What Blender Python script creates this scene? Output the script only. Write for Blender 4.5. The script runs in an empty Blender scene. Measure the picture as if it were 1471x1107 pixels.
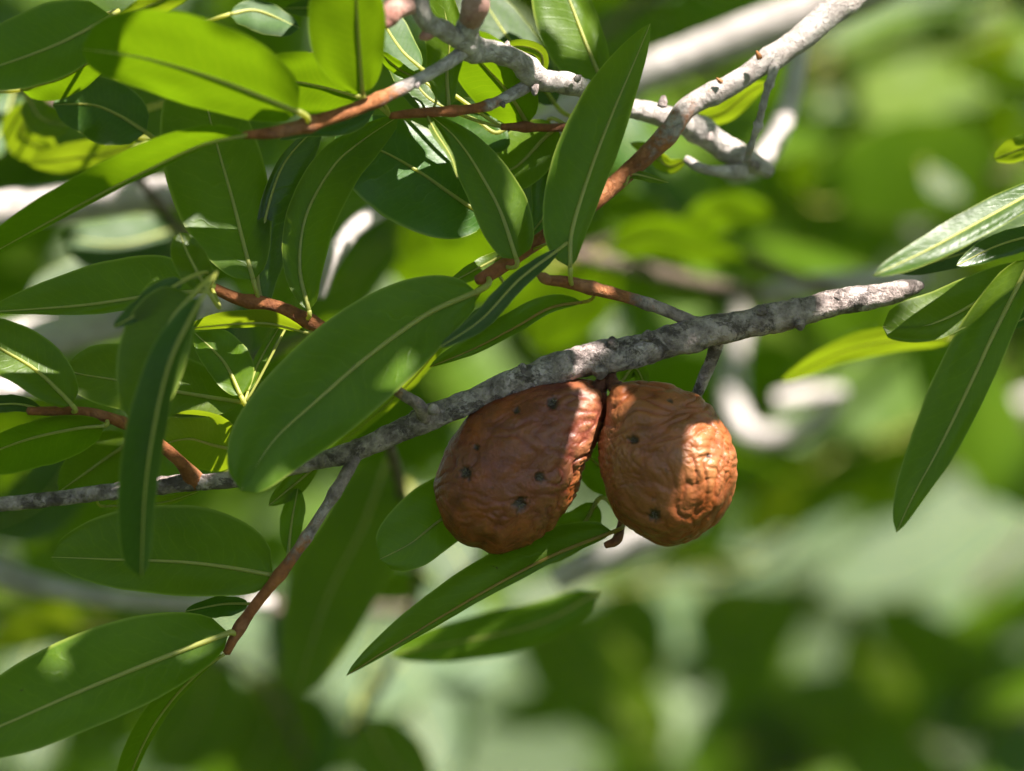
import bpy, math, random
import numpy as np
from mathutils import Vector, noise

random.seed(7); rng = np.random.default_rng(11)
SC = bpy.context.scene
COL = SC.collection

# ------------------------------------------------------------------ camera, sky, sun, exposure
W_PX, H_PX = 1471.0, 1107.0          # pixel frame in which positions below were read
FRAME = 0.26                          # width of the focal plane in metres
LENS = 180.0
DIST = FRAME * LENS / 36.0            # distance to the focal plane
S = FRAME / W_PX                      # metres per pixel at the focal plane
PITCH = math.radians(-7.0)
CAM = Vector((0.0, 0.0, 1.75))
RGT = Vector((1, 0, 0))
FWD = Vector((0, math.cos(PITCH), math.sin(PITCH)))
UP = Vector((0, -math.sin(PITCH), math.cos(PITCH)))

cam_data = bpy.data.cameras.new('camera')
cam = bpy.data.objects.new('camera', cam_data); COL.objects.link(cam)
cam.location = CAM
cam.rotation_euler = (math.pi / 2 + PITCH, 0, 0)
cam_data.lens = LENS; cam_data.sensor_width = 36.0
cam_data.clip_start = 0.05; cam_data.clip_end = 2000
cam_data.dof.use_dof = True
cam_data.dof.focus_distance = DIST
cam_data.dof.aperture_fstop = 6.5
SC.camera = cam

SUN_DIR = Vector((0.42, -0.36, 0.84)).normalized()     # towards the sun
elev = math.asin(SUN_DIR.z); azim = math.atan2(SUN_DIR.x, SUN_DIR.y)
world = bpy.data.worlds.new('World'); SC.world = world; world.use_nodes = True
wn = world.node_tree.nodes; wl_ = world.node_tree.links
bg = wn['Background']
sky = wn.new('ShaderNodeTexSky'); sky.sky_type = 'NISHITA'; sky.sun_disc = False
sky.sun_elevation = elev; sky.sun_rotation = azim
wl_.new(sky.outputs[0], bg.inputs[0]); bg.inputs[1].default_value = 0.05
sun_d = bpy.data.lights.new('sun', 'SUN'); sun_d.energy = 5.0; sun_d.angle = math.radians(0.53)
sun_d.color = (1.0, 0.95, 0.86)
sun = bpy.data.objects.new('sun', sun_d); COL.objects.link(sun)
sun.rotation_euler = (-SUN_DIR).to_track_quat('-Z', 'Y').to_euler()
sun.location = (2, -1, 6)
SC.view_settings.view_transform = 'Standard'; SC.view_settings.look = 'None'
SC.view_settings.gamma = 1.0; SC.view_settings.use_curve_mapping = False
SC.view_settings.exposure = 2.1
SC.render.engine = 'CYCLES'
SC.cycles.use_denoising = True
SC.cycles.adaptive_threshold = 0.02
SC.cycles.max_bounces = 6; SC.cycles.transmission_bounces = 4; SC.cycles.diffuse_bounces = 3; SC.cycles.glossy_bounces = 2

# ------------------------------------------------------------------ pixel + depth (mm behind the focal plane) -> point
def P(x, y, d):
    z = DIST + d * 0.001
    k = S * z / DIST
    return CAM + RGT * ((x - W_PX / 2) * k) + UP * ((H_PX / 2 - y) * k) + FWD * z

def in_frame(p, margin=1.04):
    v = p - CAM
    z = v.dot(FWD)
    if z < 0.05: return False
    return abs(v.dot(RGT)) / z < margin * FRAME / 2 / DIST and abs(v.dot(UP)) / z < margin * FRAME * H_PX / W_PX / 2 / DIST

# ------------------------------------------------------------------ materials
def new_mat(name):
    m = bpy.data.materials.new(name); m.use_nodes = True
    nt = m.node_tree
    for n in list(nt.nodes): nt.nodes.remove(n)
    return m, nt, nt.nodes, nt.links

class NB:
    def __init__(s, nt): s.n = nt.nodes; s.l = nt.links
    def node(s, t, **kw):
        n = s.n.new(t)
        for k, v in kw.items(): setattr(n, k, v)
        return n
    def put(s, sock, v):
        if hasattr(v, 'is_linked') or isinstance(v, bpy.types.NodeSocket): s.l.new(v, sock)
        else: sock.default_value = v
    def math(s, op, a, b=0.0, clamp=False):
        n = s.n.new('ShaderNodeMath'); n.operation = op; n.use_clamp = clamp
        s.put(n.inputs[0], a); s.put(n.inputs[1], b); return n.outputs[0]
    def mix(s, f, a, b, mode='MIX'):
        n = s.n.new('ShaderNodeMix'); n.data_type = 'RGBA'; n.blend_type = mode
        s.put(n.inputs[0], f)
        s.put(n.inputs[6], a if not isinstance(a, tuple) else a + (1,) if len(a) == 3 else a)
        s.put(n.inputs[7], b if not isinstance(b, tuple) else b + (1,) if len(b) == 3 else b)
        return n.outputs[2]
    def ramp(s, f, stops):
        n = s.n.new('ShaderNodeValToRGB')
        e = n.color_ramp.elements
        while len(e) < len(stops): e.new(0.5)
        for el, (p, c) in zip(e, stops):
            el.position = p; el.color = (c, c, c, 1) if not isinstance(c, tuple) else c + (1,)
        s.put(n.inputs[0], f); return n.outputs[0]
    def noise(s, vec, scale, detail=4, rough=0.55, dist=0.0):
        n = s.n.new('ShaderNodeTexNoise'); n.inputs['Scale'].default_value = scale
        n.inputs['Detail'].default_value = detail; n.inputs['Roughness'].default_value = rough
        n.inputs['Distortion'].default_value = dist
        if vec is not None: s.l.new(vec, n.inputs['Vector'])
        return n.outputs[0]
    def voronoi(s, vec, scale, feature='F1'):
        n = s.n.new('ShaderNodeTexVoronoi'); n.feature = feature; n.inputs['Scale'].default_value = scale
        if vec is not None: s.l.new(vec, n.inputs['Vector'])
        return n.outputs[0]

def leaf_material(name, lo, hi, trans, rough=0.36, tfac=0.34, veins=True, spec=0.30):
    m, nt, N, L = new_mat(name); b = NB(nt)
    uv = b.node('ShaderNodeUVMap'); uv.uv_map = 'UVMap'
    sep = b.node('ShaderNodeSeparateXYZ'); L.new(uv.outputs[0], sep.inputs[0])
    t = sep.outputs[0]; u = b.math('ABSOLUTE', b.math('MULTIPLY', b.math('SUBTRACT', sep.outputs[1], 0.5), 2.0))
    geo = b.node('ShaderNodeNewGeometry'); info = b.node('ShaderNodeObjectInfo')
    pos = geo.outputs['Position']
    n1 = b.noise(pos, 55, 3); n2 = b.noise(pos, 420, 3)
    base = b.mix(b.ramp(n1, [(0.3, 0.0), (0.7, 1.0)]), lo, hi)
    base = b.mix(b.math('MULTIPLY', b.ramp(n2, [(0.35, 0.0), (0.75, 1.0)]), 0.25), base, tuple(c * 0.55 for c in lo))
    hsv = b.node('ShaderNodeHueSaturation')
    L.new(base, hsv.inputs['Color'])
    L.new(b.math('ADD', b.math('MULTIPLY', info.outputs['Random'], 0.03), 0.485), hsv.inputs['Hue'])
    L.new(b.math('ADD', b.math('MULTIPLY', info.outputs['Random'], 0.45), 0.78), hsv.inputs['Value'])
    base = hsv.outputs[0]
    # side veins: arcs running forward from the midrib, plus a fine net between them
    wob = b.math('MULTIPLY', b.math('SUBTRACT', b.noise(pos, 90, 2), 0.5), 3.0)
    ph = b.math('ADD', b.math('SUBTRACT', b.math('MULTIPLY', t, 17.0), b.math('MULTIPLY', u, 2.6)), wob)
    saw = b.math('ABSOLUTE', b.math('SUBTRACT', b.math('FRACT', ph), 0.5))
    vein = b.ramp(saw, [(0.0, 1.0), (0.045, 0.6), (0.10, 0.0)])
    net = b.ramp(b.voronoi(pos, 520, 'DISTANCE_TO_EDGE'), [(0.0, 1.0), (0.08, 0.0)])
    veinm = b.math('MULTIPLY', vein, b.ramp(u, [(0.0, 1.0), (0.75, 0.7), (0.95, 0.0)]))
    pale = tuple(min(1, c * 1.0 + d) for c, d in zip(hi, (0.055, 0.07, 0.015)))
    if veins:
        base = b.mix(b.math('MULTIPLY', veinm, 0.20), base, pale)
        base = b.mix(b.math('MULTIPLY', net, 0.16), base, pale)
    rim = b.ramp(u, [(0.93, 0.0), (0.985, 1.0)])
    base = b.mix(b.math('MULTIPLY', rim, 0.55), base, (0.28, 0.32, 0.06))
    # brown blemishes of their own shape
    spot = b.ramp(b.noise(pos, 95, 6, 0.7), [(0.685, 0.0), (0.725, 1.0)])
    base = b.mix(b.math('MULTIPLY', spot, 0.75), base, (0.07, 0.035, 0.012))
    bs = b.node('ShaderNodeBsdfPrincipled')
    L.new(base, bs.inputs['Base Color'])
    L.new(b.math('ADD', b.math('MULTIPLY', n1, 0.18), rough - 0.06), bs.inputs['Roughness'])
    bs.inputs['Specular IOR Level'].default_value = spec
    bump = b.node('ShaderNodeBump'); bump.inputs['Strength'].default_value = 0.35; bump.inputs['Distance'].default_value = 0.0006
    h = b.math('ADD', b.math('MULTIPLY', veinm, -0.16 if veins else 0.0), b.math('MULTIPLY', n2, 0.5))
    h = b.math('ADD', h, b.math('MULTIPLY', n1, 2.2))
    L.new(h, bump.inputs['Height']); L.new(bump.outputs[0], bs.inputs['Normal'])
    tr = b.node('ShaderNodeBsdfTranslucent')
    tcol = b.mix(b.math('MULTIPLY', veinm, 0.35 if veins else 0.0), trans, (trans[0] * 1.5, trans[1] * 1.25, trans[2]))
    tcol = b.mix(b.ramp(n1, [(0.3, 0.25), (0.7, 0.0)]), tcol, tuple(c * 0.5 for c in trans))
    tcol = b.mix(b.math('MULTIPLY', spot, 0.8), tcol, (0.05, 0.02, 0.01))
    L.new(tcol, tr.inputs['Color'])
    ms = b.node('ShaderNodeMixShader'); ms.inputs[0].default_value = tfac
    L.new(bs.outputs[0], ms.inputs[1]); L.new(tr.outputs[0], ms.inputs[2])
    out = b.node('ShaderNodeOutputMaterial'); L.new(ms.outputs[0], out.inputs[0])
    return m

LEAF = leaf_material('leaf_green', (0.042, 0.080, 0.0025), (0.068, 0.113, 0.0035), (0.25, 0.42, 0.005), tfac=0.40, spec=0.2)
LEAF_B = leaf_material('leaf_blue_green', (0.020, 0.052, 0.005), (0.032, 0.072, 0.008), (0.17, 0.33, 0.012), rough=0.33, tfac=0.28)
LEAF_Y = leaf_material('leaf_sunlit', (0.055, 0.105, 0.007), (0.085, 0.140, 0.010), (0.38, 0.50, 0.012), tfac=0.42)  # brighter, yellower leaf green standing in for sunlit blades; also on buds
LEAF_G = leaf_material('leaf_greyish', (0.026, 0.054, 0.012), (0.038, 0.074, 0.018), (0.11, 0.22, 0.018), rough=0.52, tfac=0.25, spec=0.28)

def rib_material(name, a, c):
    m, nt, N, L = new_mat(name); b = NB(nt)
    geo = b.node('ShaderNodeNewGeometry')
    col = b.mix(b.noise(geo.outputs['Position'], 160, 3), a, c)
    bs = b.node('ShaderNodeBsdfPrincipled'); L.new(col, bs.inputs['Base Color']); bs.inputs['Roughness'].default_value = 0.42
    tr = b.node('ShaderNodeBsdfTranslucent'); tr.inputs[0].default_value = (0.62, 0.60, 0.10, 1)
    ms = b.node('ShaderNodeMixShader'); ms.inputs[0].default_value = 0.50
    L.new(bs.outputs[0], ms.inputs[1]); L.new(tr.outputs[0], ms.inputs[2])
    out = b.node('ShaderNodeOutputMaterial'); L.new(ms.outputs[0], out.inputs[0])
    return m
RIB = rib_material('midrib_yellow_green', (0.36, 0.38, 0.09), (0.46, 0.46, 0.14))
RIB_R = rib_material('petiole_reddish', (0.26, 0.12, 0.03), (0.36, 0.27, 0.05))

def bark_material(name, dark, mid, pale, rough_scale=1.0, crack=0.3, pale_amt=0.5, bump_d=0.0012, young=None, scabby=0.15):
    m, nt, N, L = new_mat(name); b = NB(nt)
    geo = b.node('ShaderNodeNewGeometry'); pos = geo.outputs['Position']
    n1 = b.noise(pos, 60 * rough_scale, 6, 0.62); n2 = b.noise(pos, 260 * rough_scale, 6, 0.65); n3 = b.noise(pos, 900 * rough_scale, 4, 0.6)
    col = b.mix(b.ramp(n2, [(0.34, 0.0), (0.62, 1.0)]), dark, mid)
    col = b.mix(b.math('MULTIPLY', b.ramp(n1, [(0.48, 0.0), (0.60, 1.0)]), pale_amt), col, pale)
    n4 = b.noise(pos, 120 * rough_scale, 7, 0.72, 0.4)
    scab = b.ramp(n4, [(0.52, 0.0), (0.56, 1.0)])
    col = b.mix(b.math('MULTIPLY', scab, scabby), col, tuple(c * 0.75 for c in dark))
    nc = b.noise(pos, 190 * rough_scale, 5, 0.75, 0.6)
    ed = b.math('ABSOLUTE', b.math('SUBTRACT', nc, 0.5))
    ck = b.math('MULTIPLY', b.ramp(ed, [(0.0, 1.0), (0.035, 0.0)]), b.ramp(n1, [(0.40, 0.0), (0.55, 1.0)]))
    col = b.mix(b.math('MULTIPLY', ck, crack), col, tuple(c * 0.3 for c in dark))
    if young:
        at = b.node('ShaderNodeVertexColor'); at.layer_name = 'age'
        sc_ = b.node('ShaderNodeSeparateColor'); L.new(at.outputs[0], sc_.inputs[0])
        yc = b.mix(b.ramp(n2, [(0.34, 0.0), (0.62, 1.0)]), young[0], young[1])
        yc = b.mix(b.math('MULTIPLY', b.ramp(n1, [(0.5, 0.0), (0.66, 1.0)]), 0.35), yc, young[2])
        f = b.math('ADD', sc_.outputs[0], b.math('MULTIPLY', b.math('SUBTRACT', n2, 0.5), 1.3))
        col = b.mix(b.ramp(f, [(0.35, 0.0), (0.62, 1.0)]), col, yc)
    sp = b.ramp(n3, [(0.62, 0.0), (0.72, 1.0)])
    col = b.mix(b.math('MULTIPLY', sp, 0.45), col, tuple(c * 0.35 for c in dark))
    bs = b.node('ShaderNodeBsdfPrincipled'); L.new(col, bs.inputs['Base Color'])
    bs.inputs['Roughness'].default_value = 0.72; bs.inputs['Specular IOR Level'].default_value = 0.3
    bump = b.node('ShaderNodeBump'); bump.inputs['Strength'].default_value = 0.8; bump.inputs['Distance'].default_value = bump_d
    h = b.math('SUBTRACT', b.math('ADD', b.math('ADD', n2, b.math('MULTIPLY', scab, 0.25)), b.math('MULTIPLY', n3, 0.6)), b.math('MULTIPLY', ck, 0.4))
    L.new(h, bump.inputs['Height']); L.new(bump.outputs[0], bs.inputs['Normal'])
    out = b.node('ShaderNodeOutputMaterial'); L.new(bs.outputs[0], out.inputs[0])
    return m
BARK = bark_material('bark_grey', (0.10, 0.072, 0.066), (0.40, 0.315, 0.300), (0.60, 0.51, 0.495), scabby=0.8, bump_d=0.0018)
BARK_P = bark_material('bark_pale', (0.27, 0.22, 0.20), (0.46, 0.40, 0.385), (0.60, 0.54, 0.52), crack=0.3)
BARK_L = bark_material('bark_limb', (0.33, 0.28, 0.27), (0.47, 0.41, 0.40), (0.60, 0.54, 0.53), 0.5, crack=0.25)
BARK_BR = bark_material('bark_brown', (0.06, 0.04, 0.028), (0.15, 0.105, 0.08), (0.24, 0.18, 0.15))
TWIG = bark_material('twig_red_brown', (0.11, 0.032, 0.012), (0.24, 0.080, 0.028), (0.31, 0.15, 0.08), crack=0.25, pale_amt=0.35, bump_d=0.0005)
TWIG_D = bark_material('stalk_dark', (0.045, 0.016, 0.010), (0.13, 0.040, 0.020), (0.22, 0.09, 0.05), bump_d=0.0012)
TWIG_O = bark_material('twig_orange', (0.22, 0.075, 0.022), (0.36, 0.14, 0.045), (0.44, 0.27, 0.16), crack=0.2, pale_amt=0.4, bump_d=0.0005)
YOUNG = ((0.15, 0.045, 0.014), (0.29, 0.105, 0.035), (0.40, 0.23, 0.14))
BARK_M = bark_material('bark_grey_to_red', (0.085, 0.060, 0.054), (0.31, 0.235, 0.222), (0.52, 0.43, 0.415), young=YOUNG, bump_d=0.0008)
BARK_PM = bark_material('bark_pale_to_red', (0.22, 0.18, 0.165), (0.42, 0.36, 0.345), (0.58, 0.52, 0.50), crack=0.3, young=YOUNG, bump_d=0.0008)
BUD = bark_material('bud_pink', (0.24, 0.09, 0.07), (0.42, 0.22, 0.18), (0.5, 0.34, 0.3), crack=0.1, bump_d=0.0004)

def gall_material(name, purple):
    m, nt, N, L = new_mat(name); b = NB(nt)
    tc = b.node('ShaderNodeNewGeometry'); pos = tc.outputs['Position']
    n1 = b.noise(pos, 45, 4); n2 = b.noise(pos, 170, 6, 0.65); n3 = b.noise(pos, 700, 5, 0.7)
    col = b.mix(b.ramp(n2, [(0.33, 0.0), (0.66, 1.0)]), (0.085, 0.014, 0.0035), (0.260, 0.058, 0.010))
    col = b.mix(b.math('MULTIPLY', b.ramp(n1, [(0.42, 0.0), (0.62, 1.0)]), 0.65), col, purple)
    sp = b.ramp(n3, [(0.58, 0.0), (0.70, 1.0)])
    col = b.mix(b.math('MULTIPLY', sp, 0.28), col, (0.34, 0.14, 0.05))
    att = b.node('ShaderNodeVertexColor'); att.layer_name = 'cavity'
    sepc = b.node('ShaderNodeSeparateColor'); L.new(att.outputs[0], sepc.inputs[0])
    col = b.mix(b.math('MULTIPLY', sepc.outputs[0], 0.55), col, (0.36, 0.165, 0.06))    # pale highlight painted on the crests of the wrinkles
    col = b.mix(b.math('MULTIPLY', sepc.outputs[1], 0.92), col, (0.022, 0.014, 0.010))  # near-black in and close round the exit holes
    dk = b.ramp(b.noise(pos, 380, 4, 0.6), [(0.64, 0.0), (0.71, 1.0)])
    col = b.mix(b.math('MULTIPLY', dk, 0.5), col, (0.05, 0.018, 0.010))
    bs = b.node('ShaderNodeBsdfPrincipled'); L.new(col, bs.inputs['Base Color'])
    bs.inputs['Specular IOR Level'].default_value = 0.45
    L.new(b.math('ADD', b.math('MULTIPLY', n2, 0.25), 0.27), bs.inputs['Roughness'])
    bump = b.node('ShaderNodeBump'); bump.inputs['Strength'].default_value = 0.7; bump.inputs['Distance'].default_value = 0.0009
    L.new(b.math('ADD', n2, b.math('MULTIPLY', n3, 0.35)), bump.inputs['Height']); L.new(bump.outputs[0], bs.inputs['Normal'])
    out = b.node('ShaderNodeOutputMaterial'); L.new(bs.outputs[0], out.inputs[0])
    return m
GALL_A = gall_material('gall_smooth_brown', (0.130, 0.034, 0.028))
GALL_B = gall_material('gall_wrinkled_brown', (0.22, 0.070, 0.030))

def plain(name, c, rough=0.7, c2=None, sc=300):
    m, nt, N, L = new_mat(name); b = NB(nt)
    geo = b.node('ShaderNodeNewGeometry')
    col = b.mix(b.noise(geo.outputs['Position'], sc, 4), c, c2 or tuple(x * 0.6 for x in c))
    bs = b.node('ShaderNodeBsdfPrincipled'); L.new(col, bs.inputs['Base Color']); bs.inputs['Roughness'].default_value = rough
    out = b.node('ShaderNodeOutputMaterial'); L.new(bs.outputs[0], out.inputs[0])
    return m
DARK = plain('hole_dark', (0.012, 0.009, 0.008), 0.8)
RIM = plain('hole_rim_grey', (0.20, 0.17, 0.13), 0.7, (0.07, 0.05, 0.035), 1500)
RIM_Y = plain('scar_yellow', (0.34, 0.25, 0.07), 0.6, (0.22, 0.11, 0.04), 900)

# ------------------------------------------------------------------ mesh helpers
def link(name, verts, faces, mat, parent=None, uvs=None, smooth=True):
    me = bpy.data.meshes.new(name)
    me.from_pydata([tuple(v) for v in verts], [], faces)
    if uvs is not None:
        lay = me.uv_layers.new(name='UVMap')
        idx = np.empty(len(me.loops), dtype=np.int32); me.loops.foreach_get('vertex_index', idx)
        lay.data.foreach_set('uv', np.asarray(uvs, dtype=np.float32)[idx].ravel())
    if smooth: me.polygons.foreach_set('use_smooth', [True] * len(me.polygons))
    me.materials.append(mat); me.update()
    o = bpy.data.objects.new(name, me); COL.objects.link(o)
    if parent is not None: o.parent = parent; o.matrix_parent_inverse = parent.matrix_world.inverted()
    return o

def empty(name, loc, label, cat, group=None):
    o = bpy.data.objects.new(name, None); COL.objects.link(o)
    o.location = loc; o.empty_display_size = 0.02
    o.matrix_world.translation = loc
    o['label'] = label; o['category'] = cat
    if group: o['group'] = group
    return o

def spline(pts, n):
    pts = np.asarray(pts, float)
    if len(pts) == 2: pts = np.array([pts[0], pts.mean(0), pts[1]])
    q = np.vstack([2 * pts[0] - pts[1], pts, 2 * pts[-1] - pts[-2]])
    out = []
    for i in range(1, len(q) - 2):
        a, b_, c, d = q[i - 1:i + 3]
        for t in np.linspace(0, 1, 24, endpoint=(i == len(q) - 3)):
            out.append(0.5 * (2 * b_ + (c - a) * t + (2 * a - 5 * b_ + 4 * c - d) * t * t + (3 * b_ - a - 3 * c + d) * t ** 3))
    out = np.array(out)
    k = min(out.shape[1], 3)
    s = np.r_[0, np.cumsum(np.linalg.norm(np.diff(out[:, :k], axis=0), axis=1))]
    u = np.linspace(0, s[-1], n)
    return np.stack([np.interp(u, s, out[:, j]) for j in range(out.shape[1])], 1)

def tube_mesh(path, radii, sides=10, lump=0.0, lump_scale=120.0, ecc=1.0, seed=0.0, nodes=()):
    """closed tapered tube with uneven surface; path: list of Vectors"""
    n = len(path); V = []; F = []
    prev = None
    for i in range(n):
        a = path[max(i - 1, 0)]; b = path[min(i + 1, n - 1)]
        tg = (b - a)
        tg = tg.normalized() if tg.length > 1e-9 else Vector((0, 0, 1))
        if prev is None:
            ref = FWD if abs(tg.dot(FWD)) < 0.9 else UP
            nx = (ref - tg * ref.dot(tg)).normalized()
        else:
            nx = (prev - tg * prev.dot(tg)).normalized()
        prev = nx; ny = tg.cross(nx)
        swell = 1.0
        for (ti, amp, wd) in nodes:
            swell += amp * math.exp(-((i / (n - 1) - ti) / wd) ** 2)
        for k in range(sides):
            an = 2 * math.pi * k / sides
            dr = nx * math.cos(an) + ny * math.sin(an) * ecc
            p = path[i] + dr * radii[i]
            r = radii[i] * swell
            if lump:
                nv = noise.noise((p + Vector((seed, seed, 0))) * lump_scale) + 0.5 * noise.noise((p + Vector((seed, 0, seed))) * lump_scale * 2.7)
                nv += 0.35 * noise.noise(p * lump_scale * 6.5)
                r *= 1 + lump * nv
            V.append(path[i] + dr * r)
    for i in range(n - 1):
        for k in range(sides):
            k2 = (k + 1) % sides
            F.append((i * sides + k, i * sides + k2, (i + 1) * sides + k2, (i + 1) * sides + k))
    V.append(path[0] - (path[1] - path[0]).normalized() * radii[0] * 0.35); V.append(path[-1] + (path[-1] - path[-2]).normalized() * radii[-1] * 0.5)
    a, b = len(V) - 2, len(V) - 1
    for k in range(sides):
        k2 = (k + 1) % sides
        F.append((a, k2, k)); F.append((b, (n - 1) * sides + k, (n - 1) * sides + k2))
    return V, F

def tube(name, parent, pts, mat, n=None, sides=12, lump=0.12, lump_scale=140, nodes=(), store=None, age=None, litx=None):
    """pts: (x px, y px, depth mm, radius px)"""
    pts = np.asarray(pts, float)
    ln = np.linalg.norm(np.diff(pts[:, :2], axis=0), axis=1).sum()
    n = n or int(max(10, min(220, ln / 4)))
    if mat is BARK and n > 200:      # ring scars and old leaf nodes along the stem
        nodes = tuple(nodes) + tuple((random.uniform(0.2, 1), random.uniform(-0.05, 0.11), random.uniform(0.0018, 0.004)) for _ in range(46))
    c = spline(pts, n)
    path = [P(*r[:3]) for r in c]
    if litx is not None:
        for r, q in list(zip(c, path))[::max(1, n // 60)]:
            top = q + (SUN_DIR * 0.8 - FWD * 0.5).normalized() * r[3] * S * 1.05
            (LIT if any(a <= r[0] <= b for a, b in litx) else SHADE).append(top)
    rad = [max(r[3], 0.6) * S for r in c]
    V, F = tube_mesh(path, rad, sides, lump, lump_scale, seed=random.random() * 9, nodes=nodes)
    o = link(name, V, F, mat, parent)
    if mat in (BARK_M, BARK_PM):      # young red skin towards the end of a shoot
        a0, a1 = age or (0.4, 0.6)
        tv = np.clip((np.linspace(0, 1, n) - a0) / (a1 - a0), 0, 1) if a1 > a0 else np.ones(n)
        va = np.r_[np.repeat(tv, sides), tv[0], tv[-1]]
        ca = o.data.color_attributes.new('age', 'FLOAT_COLOR', 'POINT')
        ca.data.foreach_set('color', np.stack([va, va, va, np.ones_like(va)], 1).astype(np.float32).ravel())
    if store is not None: store.extend(path)
    return o

LIT, SHADE = [], []      # points the crown overhead lets the sun reach, and points it shades

def leaf_geo(pts, wl, wr, d, gx, gy, n=26, m=6, shape=(0.62, 0.72), fold=0.0, curl=0.0, wave=1.0, seed=None, bend=0.0):
    """surface grid of one leaf blade. pts: midrib in px base->tip; d: depth mm at base; gx, gy: depth gained per unit right / up"""
    seed = random.random() * 50 if seed is None else seed
    c = spline(pts, n + 1); x0, y0 = c[0]
    tv = np.linspace(0, 1, n + 1)
    a, b = shape
    prof = (tv ** a) * ((1 - tv) ** b); prof /= prof.max()
    prof = np.maximum(prof, 0.012)
    tg = np.gradient(c, axis=0); tg /= np.linalg.norm(tg, axis=1)[:, None] + 1e-9
    nl = np.stack([tg[:, 1], -tg[:, 0]], 1)          # left of travel, as seen (y down)
    V, U, ctr = [], [], []
    L = np.linalg.norm(np.diff(c, axis=0), axis=1).sum()
    for i in range(n + 1):
        def dep(x, y, u, w):
            dd = d + ((x - x0) * gx + (y0 - y) * gy) * S * 1000
            dd += fold * abs(u) * w * S * 1000 + curl * (u * u) * w * S * 1000 + bend * tv[i] ** 2 * L * S * 1000
            return dd
        for j in range(-m, m + 1):
            u = j / m
            w = (wl if u > 0 else wr) * prof[i]
            wob = wave * (noise.noise(Vector((tv[i] * 5 + seed, u * 2, seed))) * 1.7 + noise.noise(Vector((tv[i] * 14, seed, u * 2))) * 0.8) * abs(u)
            off = abs(u) * w + wob * min(1.0, w / 12)
            x = c[i, 0] + nl[i, 0] * off * (1 if u >= 0 else -1)
            y = c[i, 1] + nl[i, 1] * off * (1 if u >= 0 else -1)
            dd = dep(x, y, u, w) + wave * 1.1 * noise.noise(Vector((tv[i] * 3.2, u * 1.6 + seed, seed * 2))) * (0.3 + abs(u)) * min(1.0, w / 20)
            V.append(P(x, y, dd)); U.append((tv[i], 0.5 + 0.5 * u))
        ctr.append(P(c[i, 0], c[i, 1], dep(c[i, 0], c[i, 1], 0, 0)))
    k = 2 * m + 1
    F = [(i * k + j, i * k + j + 1, (i + 1) * k + j + 1, (i + 1) * k + j) for i in range(n) for j in range(k - 1)]
    return V, F, U, ctr

def leaf(parent, stems, pts, wl, wr, d, gx=0.0, gy=0.3, sun=None, mat=None, n=26, m=6, rib=3.1, detail=True, reach=0.16, ribmat=None, at=None, **kw):
    mat = mat or LEAF
    if gy <= -0.5: gy *= 1.55
    V, F, U, ctr = leaf_geo(pts, wl, wr, d, gx, gy, n, m, **kw)
    o = link('leaf', V, F, mat, parent, U)
    if sun is not None:
        k = 2 * m + 1
        for i in range(2, n, 3):
            for j in (m // 2, m, k - 1 - m // 2):
                lit_here = (sun[0] <= i / n <= sun[1]) if isinstance(sun, tuple) else sun
                (LIT if lit_here else SHADE).append(V[i * k + j])
    ln = len(ctr); rib = min(rib, 1.1 + 0.055 * (wl + wr) * 0.55)
    rad = [S * (rib * (1 - i / (ln - 1)) ** 0.8 + 0.55) for i in range(ln)]
    VV, FF = tube_mesh(ctr, rad, 6 if detail else 5, 0.0)
    link('midrib', VV, FF, ribmat or RIB, o)
    b0 = ctr[0]; tgt = None
    if at is not None: tgt = P(*at)
    elif stems:
        tgt = min(stems, key=lambda q: (q - b0).length)
        if (tgt - b0).length > reach: tgt = None
    if tgt is not None and (tgt - b0).length > 0.0008:
        dirb = (ctr[0] - ctr[2]).normalized() * min((tgt - b0).length * 0.5, 0.012)
        path = []
        for t in np.linspace(0, 1, 9):
            path.append(b0 * (1 - t) ** 2 + (b0 + dirb) * 2 * t * (1 - t) + tgt * t * t)
        r0 = S * (rib + 0.55)
        VV, FF = tube_mesh(path, [r0 * (1 - 0.15 * t) for t in np.linspace(0, 1, 9)], 7, 0.0)
        link('petiole', VV, FF, ribmat or RIB, o)
    return o

def sunpts(lst, pts):       # (x px, y px, depth mm)
    for x, y, d in pts: lst.append(P(x, y, d))

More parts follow.
